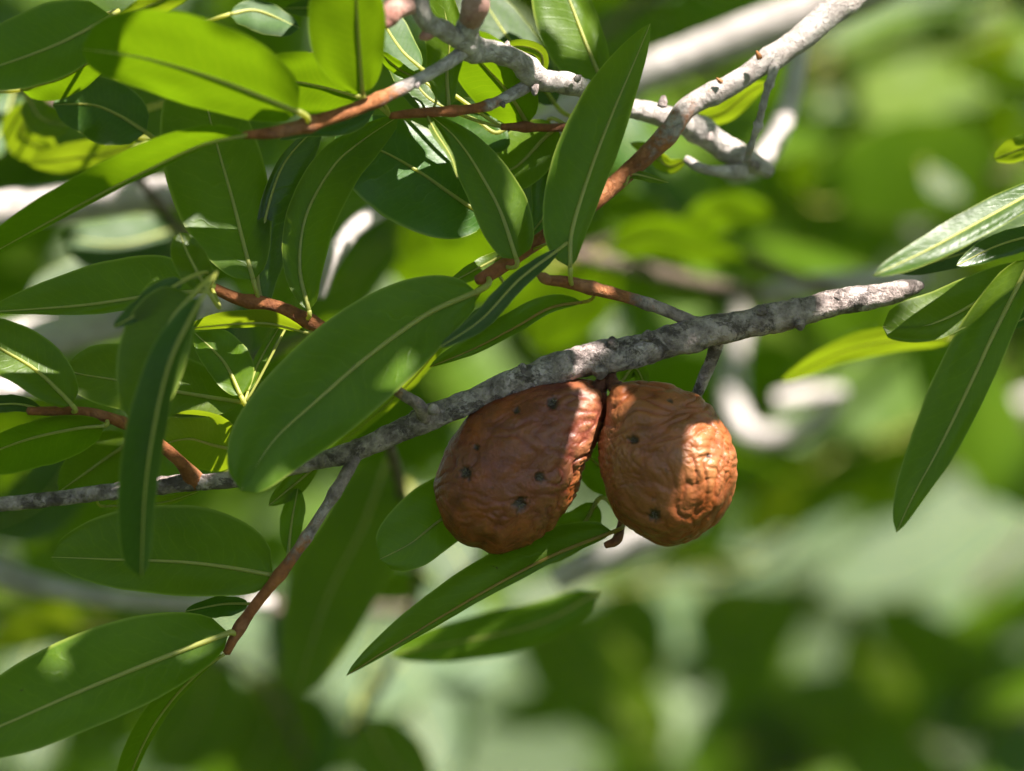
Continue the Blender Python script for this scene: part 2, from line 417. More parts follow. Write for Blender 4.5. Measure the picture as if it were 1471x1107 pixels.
# ------------------------------------------------------------------ ground
def ground():
    m, nt, N, L = new_mat('ground_grass'); b = NB(nt)
    geo = b.node('ShaderNodeNewGeometry'); pos = geo.outputs['Position']
    n1 = b.noise(pos, 0.9, 5, 0.6); n2 = b.noise(pos, 7.0, 6, 0.65); n3 = b.noise(pos, 90, 4, 0.7)
    col = b.mix(b.ramp(n1, [(0.35, 0.0), (0.65, 1.0)]), (0.062, 0.115, 0.020), (0.095, 0.145, 0.036))
    col = b.mix(b.ramp(n2, [(0.42, 0.0), (0.68, 0.8)]), col, (0.125, 0.150, 0.060))
    col = b.mix(b.math('MULTIPLY', b.ramp(n3, [(0.4, 0.0), (0.7, 1.0)]), 0.4), col, (0.075, 0.105, 0.030))
    bs = b.node('ShaderNodeBsdfPrincipled'); L.new(col, bs.inputs['Base Color']); bs.inputs['Roughness'].default_value = 0.9
    bump = b.node('ShaderNodeBump'); bump.inputs['Distance'].default_value = 0.05; L.new(n3, bump.inputs['Height']); L.new(bump.outputs[0], bs.inputs['Normal'])
    out = b.node('ShaderNodeOutputMaterial'); L.new(bs.outputs[0], out.inputs[0])
    V, F = [], []
    xs = np.r_[-600, -120, -40, np.linspace(-12, 12, 25), 40, 120, 600]; ys = np.r_[-600, -60, -10, np.linspace(-2, 30, 33), 60, 150, 900]
    for y in ys:
        for x in xs: V.append((x, y, 0.10 * noise.noise(Vector((x * 0.3, y * 0.3, 3)))))
    k = len(xs)
    for j in range(len(ys) - 1):
        for i in range(k - 1): F.append((j * k + i, j * k + i + 1, (j + 1) * k + i + 1, (j + 1) * k + i))
    o = link('ground', V, F, m); o['kind'] = 'structure'; o['label'] = 'pale dry grass ground seen far out of focus behind the leaves'
ground()

# ------------------------------------------------------------------ thick pale limbs behind the branch
def limb(pts, label, mat=BARK_L, lump=0.06, litx=None, lump_scale=35, group='blurred limbs behind the branch'):
    loc = P(*pts[0][:3])
    e = empty('tree_limb', loc, label, 'limb', group)
    tube('limb', e, pts, mat, sides=18, lump=lump, lump_scale=lump_scale, litx=litx)
    return e

limb([(760, 190, 300, 30), (900, 118, 290, 34), (1040, 62, 280, 37), (1180, 12, 270, 42), (1320, -60, 260, 50), (1700, -260, 250, 70)],
     'thickest smooth pale limb, sunlit along its top, crossing behind the upper branch',
     litx=[(880, 1400)])
limb([(-160, 330, 170, 34), (0, 303, 165, 33), (110, 292, 165, 30), (240, 277, 170, 27), (420, 262, 190, 24)],
     'pale horizontal limb behind the long folded leaf', litx=[(-160, 60), (95, 150)])
limb([(1150, 60, 210, 16), (1138, 130, 200, 17), (1118, 190, 190, 18), (1085, 238, 180, 17), (1050, 252, 175, 12)],
     'pale grey limb bending down beside the thin red stalk', litx=[(1090, 1125)])
limb([(1085, 400, 500, 22), (1062, 470, 500, 24), (1050, 550, 495, 26), (1070, 618, 490, 25), (1130, 625, 485, 22), (1180, 596, 480, 19), (1205, 555, 480, 10)],
     'white hook-shaped limb curving up behind the wrinkled gall', mat=BARK_L,
     litx=[(1000, 1120)])
limb([(1100, 425, 330, 22), (1150, 412, 325, 22), (1240, 404, 320, 20), (1330, 398, 320, 14)],
     'pale sunlit limb stub behind the tip of the grey branch', litx=[(1100, 1330)])
limb([(1115, 578, 460, 18), (1160, 568, 460, 19), (1212, 562, 460, 11)],
     'short pink-white limb piece above the curve of the hook-shaped limb', litx=[(1110, 1215)])
limb([(740, 350, 330, 14), (860, 372, 330, 14), (990, 402, 330, 13), (1110, 428, 330, 12)],
     'thin brown limb running behind the reddish side twig', mat=BARK_BR, lump=0.1)
limb([(-120, 780, 260, 26), (0, 825, 250, 24), (110, 852, 240, 18), (230, 866, 240, 15), (390, 866, 260, 13)],
     'brownish limb behind the two lower oval leaves', mat=BARK_L)
limb([(380, 872, 420, 10), (480, 874, 420, 10), (620, 876, 430, 9)],
     'thin dark twig behind the tall shaded leaf', mat=BARK_BR)
limb([(-150, 590, 90, 16), (-20, 562, 80, 19), (60, 556, 85, 17), (150, 560, 95, 12)],
     'pink-white limb end lit by the sun beside the oval leaves', litx=[(-60, 60)])
limb([(-120, 520, 230, 40), (60, 485, 230, 38), (200, 455, 240, 32), (330, 430, 250, 26)],
     'lilac grey limb in shade behind the hanging leaf')
limb([(1225, 1200, 1200, 34), (1275, 1050, 1180, 32), (1320, 960, 1160, 28), (1400, 860, 1140, 22), (1500, 760, 1120, 18)],
     'shaded grey limb rising between dark leaves below the drooping leaf', mat=BARK)
limb([(455, 425, 90, 13), (470, 385, 90, 14), (495, 345, 92, 14), (520, 318, 95, 15), (600, 270, 110, 16)],
     'pink-grey limb peeping between two dark leaves', litx=[(484, 520)])
limb([(800, 830, 260, 26), (890, 790, 255, 28), (950, 765, 250, 26), (1010, 745, 250, 22)],
     'sunlit pink limb just below the two galls', litx=[(860, 950)])

limb([(1310, 330, 620, 20), (1345, 285, 615, 22), (1385, 250, 610, 20), (1420, 225, 605, 10)],
     'small pinkish limb catching the sun above the glossy leaf', litx=[(1300, 1420)])
limb([(1400, 620, 700, 22), (1440, 592, 700, 24), (1500, 570, 700, 22), (1600, 540, 700, 20)],
     'pale limb catching the sun beyond the drooping leaf', litx=[(1400, 1500)])

# ------------------------------------------------------------------ the grey branch that carries the galls
B1 = empty('fruiting_branch', P(0, 725, 6), 'grey rough-barked branch carrying the two brown galls', 'branch')
st1 = []
tube('stem', B1, [(-620, 770, 30, 12), (-220, 742, 14, 11), (0, 724, 12, 11), (120, 711, 10, 11), (250, 695, 8, 12), (340, 688, 6, 12), (440, 665, 4, 13), (510, 648, 2, 15), (600, 607, 0, 17), (680, 575, 0, 18),
                  (760, 542, 0, 19), (840, 518, 0, 22), (900, 508, 0, 23), (960, 491, 0, 21), (1030, 473, 2, 22), (1110, 457, 4, 20), (1190, 437, 6, 19), (1260, 425, 8, 17), (1305, 414, 9, 13), (1326, 409, 10, 5)],
     BARK, sides=32, lump=0.16, lump_scale=170, n=420, nodes=((0.63, 0.14, 0.01), (0.69, 0.10, 0.015), (0.735, 0.16, 0.012), (0.765, 0.1, 0.008), (0.825, 0.17, 0.012), (0.89, 0.1, 0.01)), store=st1, litx=[(838, 868), (1172, 1288)])
tube('twig', B1, [(512, 648, 2, 12), (500, 676, 0, 9), (468, 728, -2, 8), (440, 772, -3, 8), (402, 825, -4, 8), (375, 858, -4, 8), (345, 900, -5, 8), (325, 938, -6, 6)], BARK_M, sides=14, lump=0.12, store=st1, n=90, nodes=((0.2, 0.25, 0.03), (0.42, 0.3, 0.03), (0.6, 0.25, 0.03), (0.88, 0.3, 0.04)), age=(0.2, 0.75))
tube('twig', B1, [(1030, 485, 4, 12), (1024, 512, 8, 10), (1010, 545, 12, 9), (995, 580, 16, 8)], BARK, sides=12, lump=0.14, store=st1)
tube('twig', B1, [(1005, 468, 2, 10), (960, 447, -1, 9), (905, 428, -4, 9), (860, 416, -6, 10), (815, 405, -8, 9), (785, 402, -9, 7)], BARK_M, sides=14, lump=0.12, store=st1, n=70, nodes=((0.35, 0.15, 0.03), (0.72, 0.2, 0.04)), age=(0.2, 0.7))
tube('twig', B1, [(612, 600, -2, 13), (600, 580, -6, 9), (573, 563, -9, 8), (540, 530, 0, 8), (500, 495, 4, 9), (450, 464, 4, 10), (395, 440, 3, 10), (345, 430, 1, 9), (304, 412, -2, 8)], BARK_M, sides=14, lump=0.1, n=100, store=st1, nodes=((0.6, 0.2, 0.03), (0.82, 0.25, 0.04)), age=(0.0, 0.35))
tube('twig', B1, [(282, 692, 8, 11), (255, 660, 2, 9), (215, 628, -2, 9), (175, 606, -5, 8), (120, 592, -8, 8), (40, 590, -10, 6)], BARK_M, sides=14, lump=0.1, n=80, store=st1, nodes=((0.02, 0.4, 0.06), (0.5, 0.15, 0.04)), age=(-0.4, 0.1))
# buds, bud scars and knobs on the grey bark
for (x, y, d, r, ang) in [(750, 528, -2, 8, 70), (622, 586, -8, 8, 100), (930, 480, -4, 8, 80), (1095, 444, 0, 8, 85), (880, 490, -3, 9, 95),
                          (1205, 422, 4, 8, 70), (1150, 468, 2, 8, -80), (862, 536, -2, 12, -90)]:
    a = math.radians(ang); q = (x + math.cos(a) * r * 0.6, y - math.sin(a) * r * 0.6)
    tube('knob', B1, [(x - math.cos(a) * r, y + math.sin(a) * r, d, r), (x, y, d, r), (q[0], q[1], d - 0.5, r * 0.45)], BARK, n=8, sides=9, lump=0.25, lump_scale=400)
for (x, y, d, dx, dy) in [(566, 560, -10, -9, 4), (570, 553, -11, -2, -14), (577, 548, -11, 10, -14), (560, 566, -11, -14, 2)]:
    tube('bud', B1, [(x, y, d, 4), (x + dx * 0.6, y + dy * 0.6, d - 1, 5), (x + dx * 1.2, y + dy * 1.2, d - 1.5, 1.5)], TWIG, n=8, sides=8, lump=0.15, lump_scale=500)
tube('bud', B1, [(306, 413, -2, 8), (296, 408, -3, 7), (288, 406, -4, 3)], LEAF_Y, n=8, sides=9, lump=0.1)
tube('bud', B1, [(788, 403, -9, 8), (780, 398, -10, 8), (772, 394, -10, 3)], TWIG_O, n=8, sides=9, lump=0.1)

# leaves of the grey branch and its twigs
def l1(*a, **k): return leaf(B1, st1, *a, **k)
Q2 = (0.45, 0.62)
# standing leaf over the branch: upright blade from the orange twig
l1([(819, 384), (822, 330), (850, 240), (885, 150), (914, 82), (934, 34)], 58, 28, -15, 0.35, 0.1, sun=0, shape=(0.55, 0.75), n=34, m=8, fold=0.25, at=(822, 408, -8))
l1([(836, 434), (790, 442), (740, 470), (680, 501), (617, 527)], 9, 24, 2, 0.1, 0.5, sun=0, shape=(0.6, 0.7), at=(850, 414, -6), ribmat=RIB_R)
# leaves at the end of the orange twig hidden behind the big leaf
l1([(444, 446), (431, 385), (440, 310), (478, 240), (520, 202), (572, 167)], 30, 44, 0, -0.3, 0.1, sun=0, shape=(0.55, 0.6), fold=-0.35, n=30)
l1([(378, 444), (370, 390), (382, 310), (408, 235), (458, 178)], 12, 46, 6, 0.3, 0.0, sun=0, shape=(0.6, 0.55), mat=LEAF_B)
l1([(364, 402), (350, 350), (335, 290), (315, 220), (298, 155), (288, 90)], 84, 58, 0, 0.25, 0.35, sun=0, shape=(0.55, 0.5), n=30, at=(372, 432, 2))
l1([(288, 418), (220, 424), (120, 438), (0, 447), (-20, 449)], 16, 60, 6, 0.0, 0.35, sun=0, shape=(0.4, 0.85))
l1([(292, 424), (272, 460), (244, 520), (222, 610), (208, 710), (203, 828)], 18, 40, -72, 0.3, -0.2, sun=0, shape=(0.5, 0.34), fold=0.9, mat=LEAF_B, rib=2.2, at=(300, 412, -2))
l1([(276, 424), (240, 470), (212, 570), (199, 612)], 42, 58, -46, 0.2, 0.2, sun=0, shape=(0.42, 0.5), at=(300, 412, -2))
l1([(297, 414), (282, 388), (268, 360), (258, 334)], 26, 24, -30, 0.3, 0.5, sun=0, shape=(0.4, 0.45), at=(304, 413, -2))
l1([(262, 404), (236, 420), (205, 446), (163, 470)], 12, 20, -40, 0.3, 0.7, sun=0, shape=(0.45, 0.6), mat=LEAF_G, at=(300, 412, -6))
l1([(345, 577), (258, 563), (170, 546), (115, 537), (92, 528)], 42, 56, 6, 0.1, 0.4, shape=(0.55, 0.42), at=(352, 572, 16))
l1([(346, 568), (322, 520), (280, 478)], 26, 38, 2, 0.1, 0.3, sun=0, shape=(0.55, 0.6), at=(352, 574, 16))
l1([(438, 477), (390, 465), (340, 465), (268, 472)], 6, 20, 3, 0.0, -0.9, sun=1, mat=LEAF_Y, shape=(0.6, 0.6), at=(455, 466, 4))
l1([(356, 562), (372, 520), (402, 468)], 9, 9, 4, 0.3, 0.2, at=(420, 452, 4), shape=(0.6, 0.6))
l1([(352, 648), (310, 640), (270, 630), (225, 640)], 40, 44, 14, 0.0, -0.8, sun=1, mat=LEAF_Y, shape=(0.5, 0.55), at=(300, 690, 8))
l1([(104, 582), (85, 562), (50, 530), (0, 500), (-70, 462)], 34, 46, -14, 0.1, 0.5, sun=0, shape=(0.5, 0.6))
l1([(150, 611), (110, 615), (50, 628), (0, 645), (-60, 672)], 44, 24, -8, 0.0, -0.8, sun=1, mat=LEAF, shape=(0.5, 0.6))
l1([(192, 632), (150, 660), (85, 706)], 40, 40, 25, 0.0, 0.5, sun=0, shape=(0.5, 0.6))
l1([(60, 588), (20, 580), (-50, 585)], 12, 14, -6, 0.0, 0.9, sun=1, mat=LEAF_G)
l1([(392, 826), (330, 815), (260, 807), (150, 803), (74, 800)], 48, 82, -3, 0.0, 0.35, sun=0, shape=(0.42, 0.55), n=32, m=8)
l1([(328, 909), (220, 950), (110, 995), (0, 1043), (-120, 1090)], 56, 78, -8, 0.1, 0.45, sun=0, shape=(0.5, 0.62), n=34, m=8, rib=4)
l1([(322, 940), (290, 962), (250, 1002), (215, 1052), (188, 1112), (170, 1180)], 8, 24, -6, 0.3, -0.5, shape=(0.6, 0.5), mat=LEAF, sun=(0.45, 1.0))
l1([(357, 867), (318, 868), (266, 878)], 18, 12, 6, 0.28, 0.75, shape=(0.5, 0.6), mat=LEAF_B)
l1([(414, 796), (419, 750), (428, 701)], 17, 17, 4, -0.2, 0.3, sun=0, shape=(0.6, 0.5))
l1([(455, 668), (430, 690), (386, 726)], 16, 16, 10, 0.0, 0.2, sun=0)
l1([(150, 727), (230, 722), (285, 706)], 10, 6, 14, 0.0, -0.8, sun=1, mat=LEAF_Y)
l1([(730, 690), (640, 742), (590, 780), (546, 803)], 40, 58, 14, 0.2, 0.2, sun=0, shape=(0.5, 0.36), n=30, m=8, at=(700, 590, 6))
l1([(880, 764), (800, 795), (720, 836), (640, 882), (560, 931), (498, 970)], 10, 44, 8, 0.0, 0.5, sun=0, shape=(0.42, 0.7), n=34, m=8, ribmat=RIB_R, at=(893, 752, 16))
l1([(856, 722), (830, 760), (760, 790), (700, 800)], 30, 34, 22, 0.0, 0.4, sun=0, shape=(0.5, 0.5), at=(893, 752, 16))
l1([(905, 705), (868, 675), (828, 640)], 34, 34, 26, 0.0, 0.2, sun=0, at=(910, 660, 26))
l1([(893, 548), (912, 528), (930, 560)], 14, 12, 16, 0, 0.3, sun=0)
tube('twig', B1, [(905, 560, 24, 6), (912, 650, 26, 6), (903, 720, 20, 6), (893, 752, 14, 6), (886, 775, 9, 7), (870, 783, 7, 5)], TWIG, sides=10, lump=0.15)

sunpts(LIT, [(60, 932, -14), (68, 940, -14), (72, 952, -15), (465, 735, -3), (470, 725, -3)])

# ------------------------------------------------------------------ upper branch: pale, then red-brown, ending above the big leaf
B2 = empty('leafy_branch', P(1215, 0, 20), 'pale peeling branch turning red-brown as it slants down behind the standing leaf', 'branch', 'in-focus leafy branches')
st2 = []
tube('stem', B2, [(1640, -330, 90, 34), (1330, -90, 40, 25), (1215, 0, 30, 21), (1150, 55, 26, 19), (1090, 95, 24, 16), (1050, 122, 22, 16), (990, 152, 20, 16), (962, 190, 18, 15), (930, 222, 16, 14), (890, 258, 14, 13), (845, 295, 10, 12), (790, 335, 6, 11), (740, 370, 2, 10), (700, 396, -4, 10), (686, 402, -6, 7)], BARK_PM, sides=22, lump=0.09, lump_scale=150, store=st2, n=260, nodes=((0.45, 0.12, 0.01), (0.56, 0.18, 0.01), (0.64, 0.16, 0.01), (0.72, 0.14, 0.012), (0.83, 0.12, 0.015)), age=(0.60, 0.82), litx=[(978, 1330), (846, 892)])
tube('twig', B2, [(1112, 95, 22, 7), (1108, 112, 20, 6), (1096, 150, 18, 5), (1090, 176, 20, 6), (1080, 205, 22, 4.5), (1073, 230, 26, 5)], BARK_PM, sides=12, lump=0.25, lump_scale=320, n=50, store=st2, nodes=((0.2, 0.35, 0.03), (0.42, 0.3, 0.03), (0.62, 0.45, 0.03), (0.85, 0.3, 0.03)), age=(0.5, 1.6))
for (x, y, ang, r, mt) in [(1090, 80, 115, 6, TWIG_O), (1034, 116, 140, 5, TWIG_O), (868, 255, 150, 7, LEAF_Y), (720, 372, 120, 6, TWIG), (694, 392, 160, 7, TWIG)]:
    a = math.radians(ang); d = 17; r *= 0.75
    tube('bud', B2, [(x - math.cos(a) * r, y + math.sin(a) * r, d, r), (x, y, d, r), (x + math.cos(a) * r * 1.7, y - math.sin(a) * r * 1.7, d, r * 0.35)], mt, n=8, sides=9, lump=0.2, lump_scale=400)
def l2(*a, **k): return leaf(B2, st2, *a, **k)
# the big oval leaf
l2([(684, 419), (612, 452), (527, 513), (452, 578), (394, 632), (346, 704)], 66, 78, -14, 0.12, 0.30, sun=0, shape=(0.50, 0.46), n=40, m=10, rib=4.2, at=(702, 400, -6))
l2([(742, 372), (718, 302), (682, 236), (652, 195), (618, 165)], 36, 42, -6, 0.2, 0.2, sun=0, shape=(0.40, 0.85), n=30, m=8)
l2([(804, 357), (745, 402), (690, 460), (631, 499)], 15, 14, -16, 0.2, 0.5, sun=0, shape=(0.6, 0.6), mat=LEAF_G, at=(760, 360, 4))
l2([(700, 402), (650, 470), (590, 548), (500, 628), (460, 660)], 9, 12, 4, 0.1, -0.8, sun=1, mat=LEAF_Y, shape=(0.5, 0.6))
l2([(722, 425), (700, 455), (655, 478)], 12, 18, 0, 0.1, 0.4, sun=0, mat=LEAF_B)
l2([(738, 358), (700, 378), (640, 410)], 14, 12, 12, 0.1, 0.4, sun=0)
l2([(704, 312), (665, 290), (600, 245), (545, 215), (482, 190)], 82, 60, 12, 0.2, 0.3, sun=0, shape=(0.5, 0.5), n=30, mat=LEAF_B)
l2([(900, 262), (910, 250), (960, 262)], 6, 7, 12, 0.1, 0.4)

# ------------------------------------------------------------------ twisted grey twig across the top with its two leafy shoots
B3 = empty('leafy_branch', P(1100, 250, 60), 'twisted grey twig with knobbly buds and two red-brown leafy shoots', 'branch', 'in-focus leafy branches')
st3 = []
tube('stem', B3, [(1105, 246, 60, 11), (1070, 228, 54, 18), (1030, 205, 48, 20), (990, 178, 42, 19), (940, 163, 34, 17), (890, 150, 24, 16), (820, 120, 10, 14), (775, 114, 0, 17), (745, 88, -8, 15), (710, 74, -14, 17), (678, 68, -18, 18), (672, 40, -24, 17), (683, 12, -28, 16), (690, -40, -30, 14)],
     BARK_P, sides=20, lump=0.16, lump_scale=130, n=170, store=st3, litx=[(792, 826), (895, 925), (1030, 1105), (640, 668)], nodes=((0.2, 0.15, 0.02), (0.55, 0.2, 0.02), (0.66, 0.2, 0.02), (0.8, 0.15, 0.02)))
tube('twig', B3, [(1068, 246, 50, 12), (1035, 246, 46, 9), (1005, 240, 42, 8), (985, 228, 40, 6)], BARK_P, sides=12, lump=0.2, store=st3)
tube('twig', B3, [(668, 72, -20, 11), (640, 92, -24, 9), (590, 120, -28, 9), (545, 142, -32, 10), (500, 160, -35, 10), (445, 178, -38, 10), (395, 190, -40, 9), (350, 194, -41, 5)], BARK_PM, sides=14, lump=0.09, n=90, store=st3, nodes=((0.3, 0.15, 0.03), (0.42, 0.15, 0.03), (0.72, 0.3, 0.03)), age=(0.15, 0.55))
tube('twig', B3, [(756, 124, -2, 10), (720, 143, -6, 8), (690, 154, -9, 7), (650, 159, -12, 7), (600, 162, -14, 7), (560, 166, -16, 5)], BARK_PM, sides=14, lump=0.1, n=70, store=st3, nodes=((0.3, 0.2, 0.03), (0.55, 0.3, 0.04)), age=(0.1, 0.5))
tube('twig', B3, [(890, 178, 22, 7), (800, 183, 14, 6), (750, 182, 8, 6), (720, 182, 6, 5)], TWIG, sides=12, lump=0.1, store=st3, nodes=((0.8, 0.4, 0.06),))
tube('twig', B3, [(676, 66, -20, 14), (640, 45, -28, 14), (612, 28, -34, 14), (600, -10, -38, 13), (596, -60, -40, 12)], BARK_P, sides=14, lump=0.2, lump_scale=180, store=st3)
tube('bud', B3, [(598, 8, -36, 12), (580, 6, -38, 17), (565, 12, -40, 18), (556, 28, -41, 14), (553, 38, -42, 6)], BUD, sides=14, lump=0.08, n=22)
tube('bud', B3, [(622, 44, -30, 9), (612, 50, -32, 9), (604, 54, -33, 4)], BUD, sides=10, lump=0.15, n=9)
tube('bud', B3, [(676, 30, -26, 16), (682, 12, -30, 20), (686, -8, -32, 17)], BUD, sides=12, lump=0.12, n=12)
for (x, y, ang, r, d) in [(728, 66, 80, 6, -12), (952, 146, 80, 7, 24), (830, 112, 40, 5, 4), (768, 128, -90, 7, -4), (722, 150, -60, 4, -10), (600, 122, 60, 4, -30), (1085, 236, -40, 7, 50), (1020, 196, 60, 6, 40)]:
    a = math.radians(ang)
    tube('knob', B3, [(x - math.cos(a) * r, y + math.sin(a) * r, d, r), (x, y, d, r), (x + math.cos(a) * r * 1.2, y - math.sin(a) * r * 1.2, d, r * 0.4)], BARK, n=8, sides=9, lump=0.25, lump_scale=400)
def l3(*a, **k): return leaf(B3, st3, *a, **k)
l3([(428, 160), (380, 140), (330, 120), (270, 100), (200, 82), (118, 70)], 48, 78, -46, 0.0, -0.75, sun=(0.32, 0.82), shape=(0.42, 0.40), n=30, m=8, rib=4, at=(440, 178, -38))
l3([(352, 194), (290, 208), (210, 245), (120, 291), (0, 357), (-60, 390)], 7, 40, -42, 0.0, -0.7, sun=(0.12, 0.42), shape=(0.5, 0.55), n=32, rib=4.5, fold=-0.2)
l3([(521, 134), (516, 70), (512, 0), (508, -70)], 72, 40, -34, 0.1, -0.6, sun=(0.45, 1.0), shape=(0.5, 0.5), n=28, m=7)
l3([(514, 138), (470, 126), (420, 116), (360, 110)], 46, 44, -18, 0.0, -0.7, sun=1, shape=(0.5, 0.5), mat=LEAF)
l3([(540, 150), (500, 170), (440, 176), (400, 200)], 24, 6, -20, 0, 0.2, sun=0, mat=LEAF_B)
l3([(645, 156), (642, 105), (646, 60), (630, -30)], 36, 22, -10, 0.1, 0.1, sun=0, shape=(0.6, 0.45))
l3([(758, 178), (728, 130), (694, 92), (655, 50)], 46, 46, 12, 0.0, -0.8, sun=1, shape=(0.5, 0.5), mat=LEAF)
l3([(772, 118), (780, 90), (772, 72), (740, 66), (700, 78)], 8, 10, 16, 0.0, -0.6, sun=1, mat=LEAF_Y, shape=(0.6, 0.6))
l3([(798, 150), (770, 110), (720, 40), (682, -20)], 34, 36, 34, 0.3, 0.78, sun=1, shape=(0.5, 0.5), mat=LEAF_G)
l3([(605, 98), (575, 70), (545, 20), (530, -30)], 26, 28, 10, 0.3, 0.78, shape=(0.5, 0.5), mat=LEAF_G, sun=1)
l3([(648, 158), (615, 140), (585, 105), (560, 85)], 26, 12, 6, 0.3, 0.78, shape=(0.5, 0.5), mat=LEAF_B, sun=1)
l3([(600, 112), (575, 100), (545, 75)], 10, 10, 2, 0.1, -0.8, shape=(0.5, 0.5), sun=1)
l3([(614, 166), (626, 190), (648, 225), (657, 255)], 5, 6, -14, 0.4, 0.9, shape=(0.35, 0.8), mat=LEAF_Y, sun=1, rib=1.2)
l3([(800, 182), (780, 200), (740, 240), (700, 250)], 36, 44, 20, 0.0, 0.4, sun=0, shape=(0.5, 0.5))
l3([(728, 184), (710, 190), (680, 170), (640, 160)], 40, 30, 16, 0.0, 0.3, sun=0, shape=(0.5, 0.5), mat=LEAF_B)
l3([(786, 186), (790, 230), (785, 300), (760, 340)], 26, 26, 26, 0.0, 0.2, sun=0, mat=LEAF_B)
l3([(870, 128), (845, 70), (818, 0), (790, -70)], 58, 30, 24, 0.1, 0.3, shape=(0.5, 0.5), sun=0, at=(890, 150, 24))
l3([(985, 230), (960, 238), (930, 215), (905, 205)], 12, 12, 42, 0.0, -0.7, sun=1, mat=LEAF_Y)
l3([(990, 175), (1040, 160), (1080, 130), (1105, 118)], 16, 16, 70, 0.0, -0.8, sun=1, mat=LEAF_Y, at=(1000, 183, 44))

# ------------------------------------------------------------------ shoot at the right
B4 = empty('leafy_branch', P(1480, 380, 0), 'shoot entering from the right with a long drooping leaf and glossy leaves', 'branch', 'in-focus leafy branches')
st4 = []
tube('stem', B4, [(1980, -20, 40, 18), (1640, 250, 10, 12), (1540, 330, 4, 10), (1490, 370, 0, 9), (1455, 398, -2, 8), (1442, 412, -3, 5)], BARK_P, sides=14, lump=0.1, store=st4)
sunpts(LIT, [(1460, 392, -8), (1450, 402, -8)])
def l4(*a, **k): return leaf(B4, st4, *a, **k)
l4([(1482, 372), (1432, 470), (1397, 545), (1352, 638), (1312, 712), (1288, 764)], 28, 52, -6, -0.1, 0.2, sun=0, shape=(0.50, 0.66), n=36, m=9, rib=3.6)
l4([(1480, 380), (1405, 432), (1343, 464), (1300, 470), (1268, 469)], 24, 44, 0, 0.1, 0.35, sun=0, shape=(0.6, 0.34), n=30, m=8)
l4([(1520, 256), (1400, 322), (1330, 360), (1253, 396)], 22, 24, -12, 0.30, 0.75, sun=(0.0, 0.9), shape=(0.5, 0.6), mat=LEAF_B, fold=-0.1)
sunpts(LIT, [(1430, 295, -10), (1400, 310, -10), (1450, 285, -10)])
l4([(1520, 330), (1440, 350), (1374, 381)], 20, 18, 8, 0.2, 0.6, shape=(0.5, 0.6), mat=LEAF_B, sun=0)
l4([(1540, 290), (1420, 350), (1290, 392)], 22, 22, 40, 0.0, 0.9, shape=(0.5, 0.6), mat=LEAF_G)
l4([(1368, 486), (1290, 488), (1210, 505), (1122, 548)], 18, 20, 90, 0.0, -0.9, sun=1, shape=(0.5, 0.6), mat=LEAF_Y)
l4([(1520, 190), (1470, 212), (1428, 228)], 18, 20, 30, 0.0, -0.6, sun=1, shape=(0.5, 0.5), mat=LEAF_Y)
l4([(1500, 400), (1480, 450), (1440, 470)], 12, 12, 16, 0.0, 0.6, mat=LEAF_B)

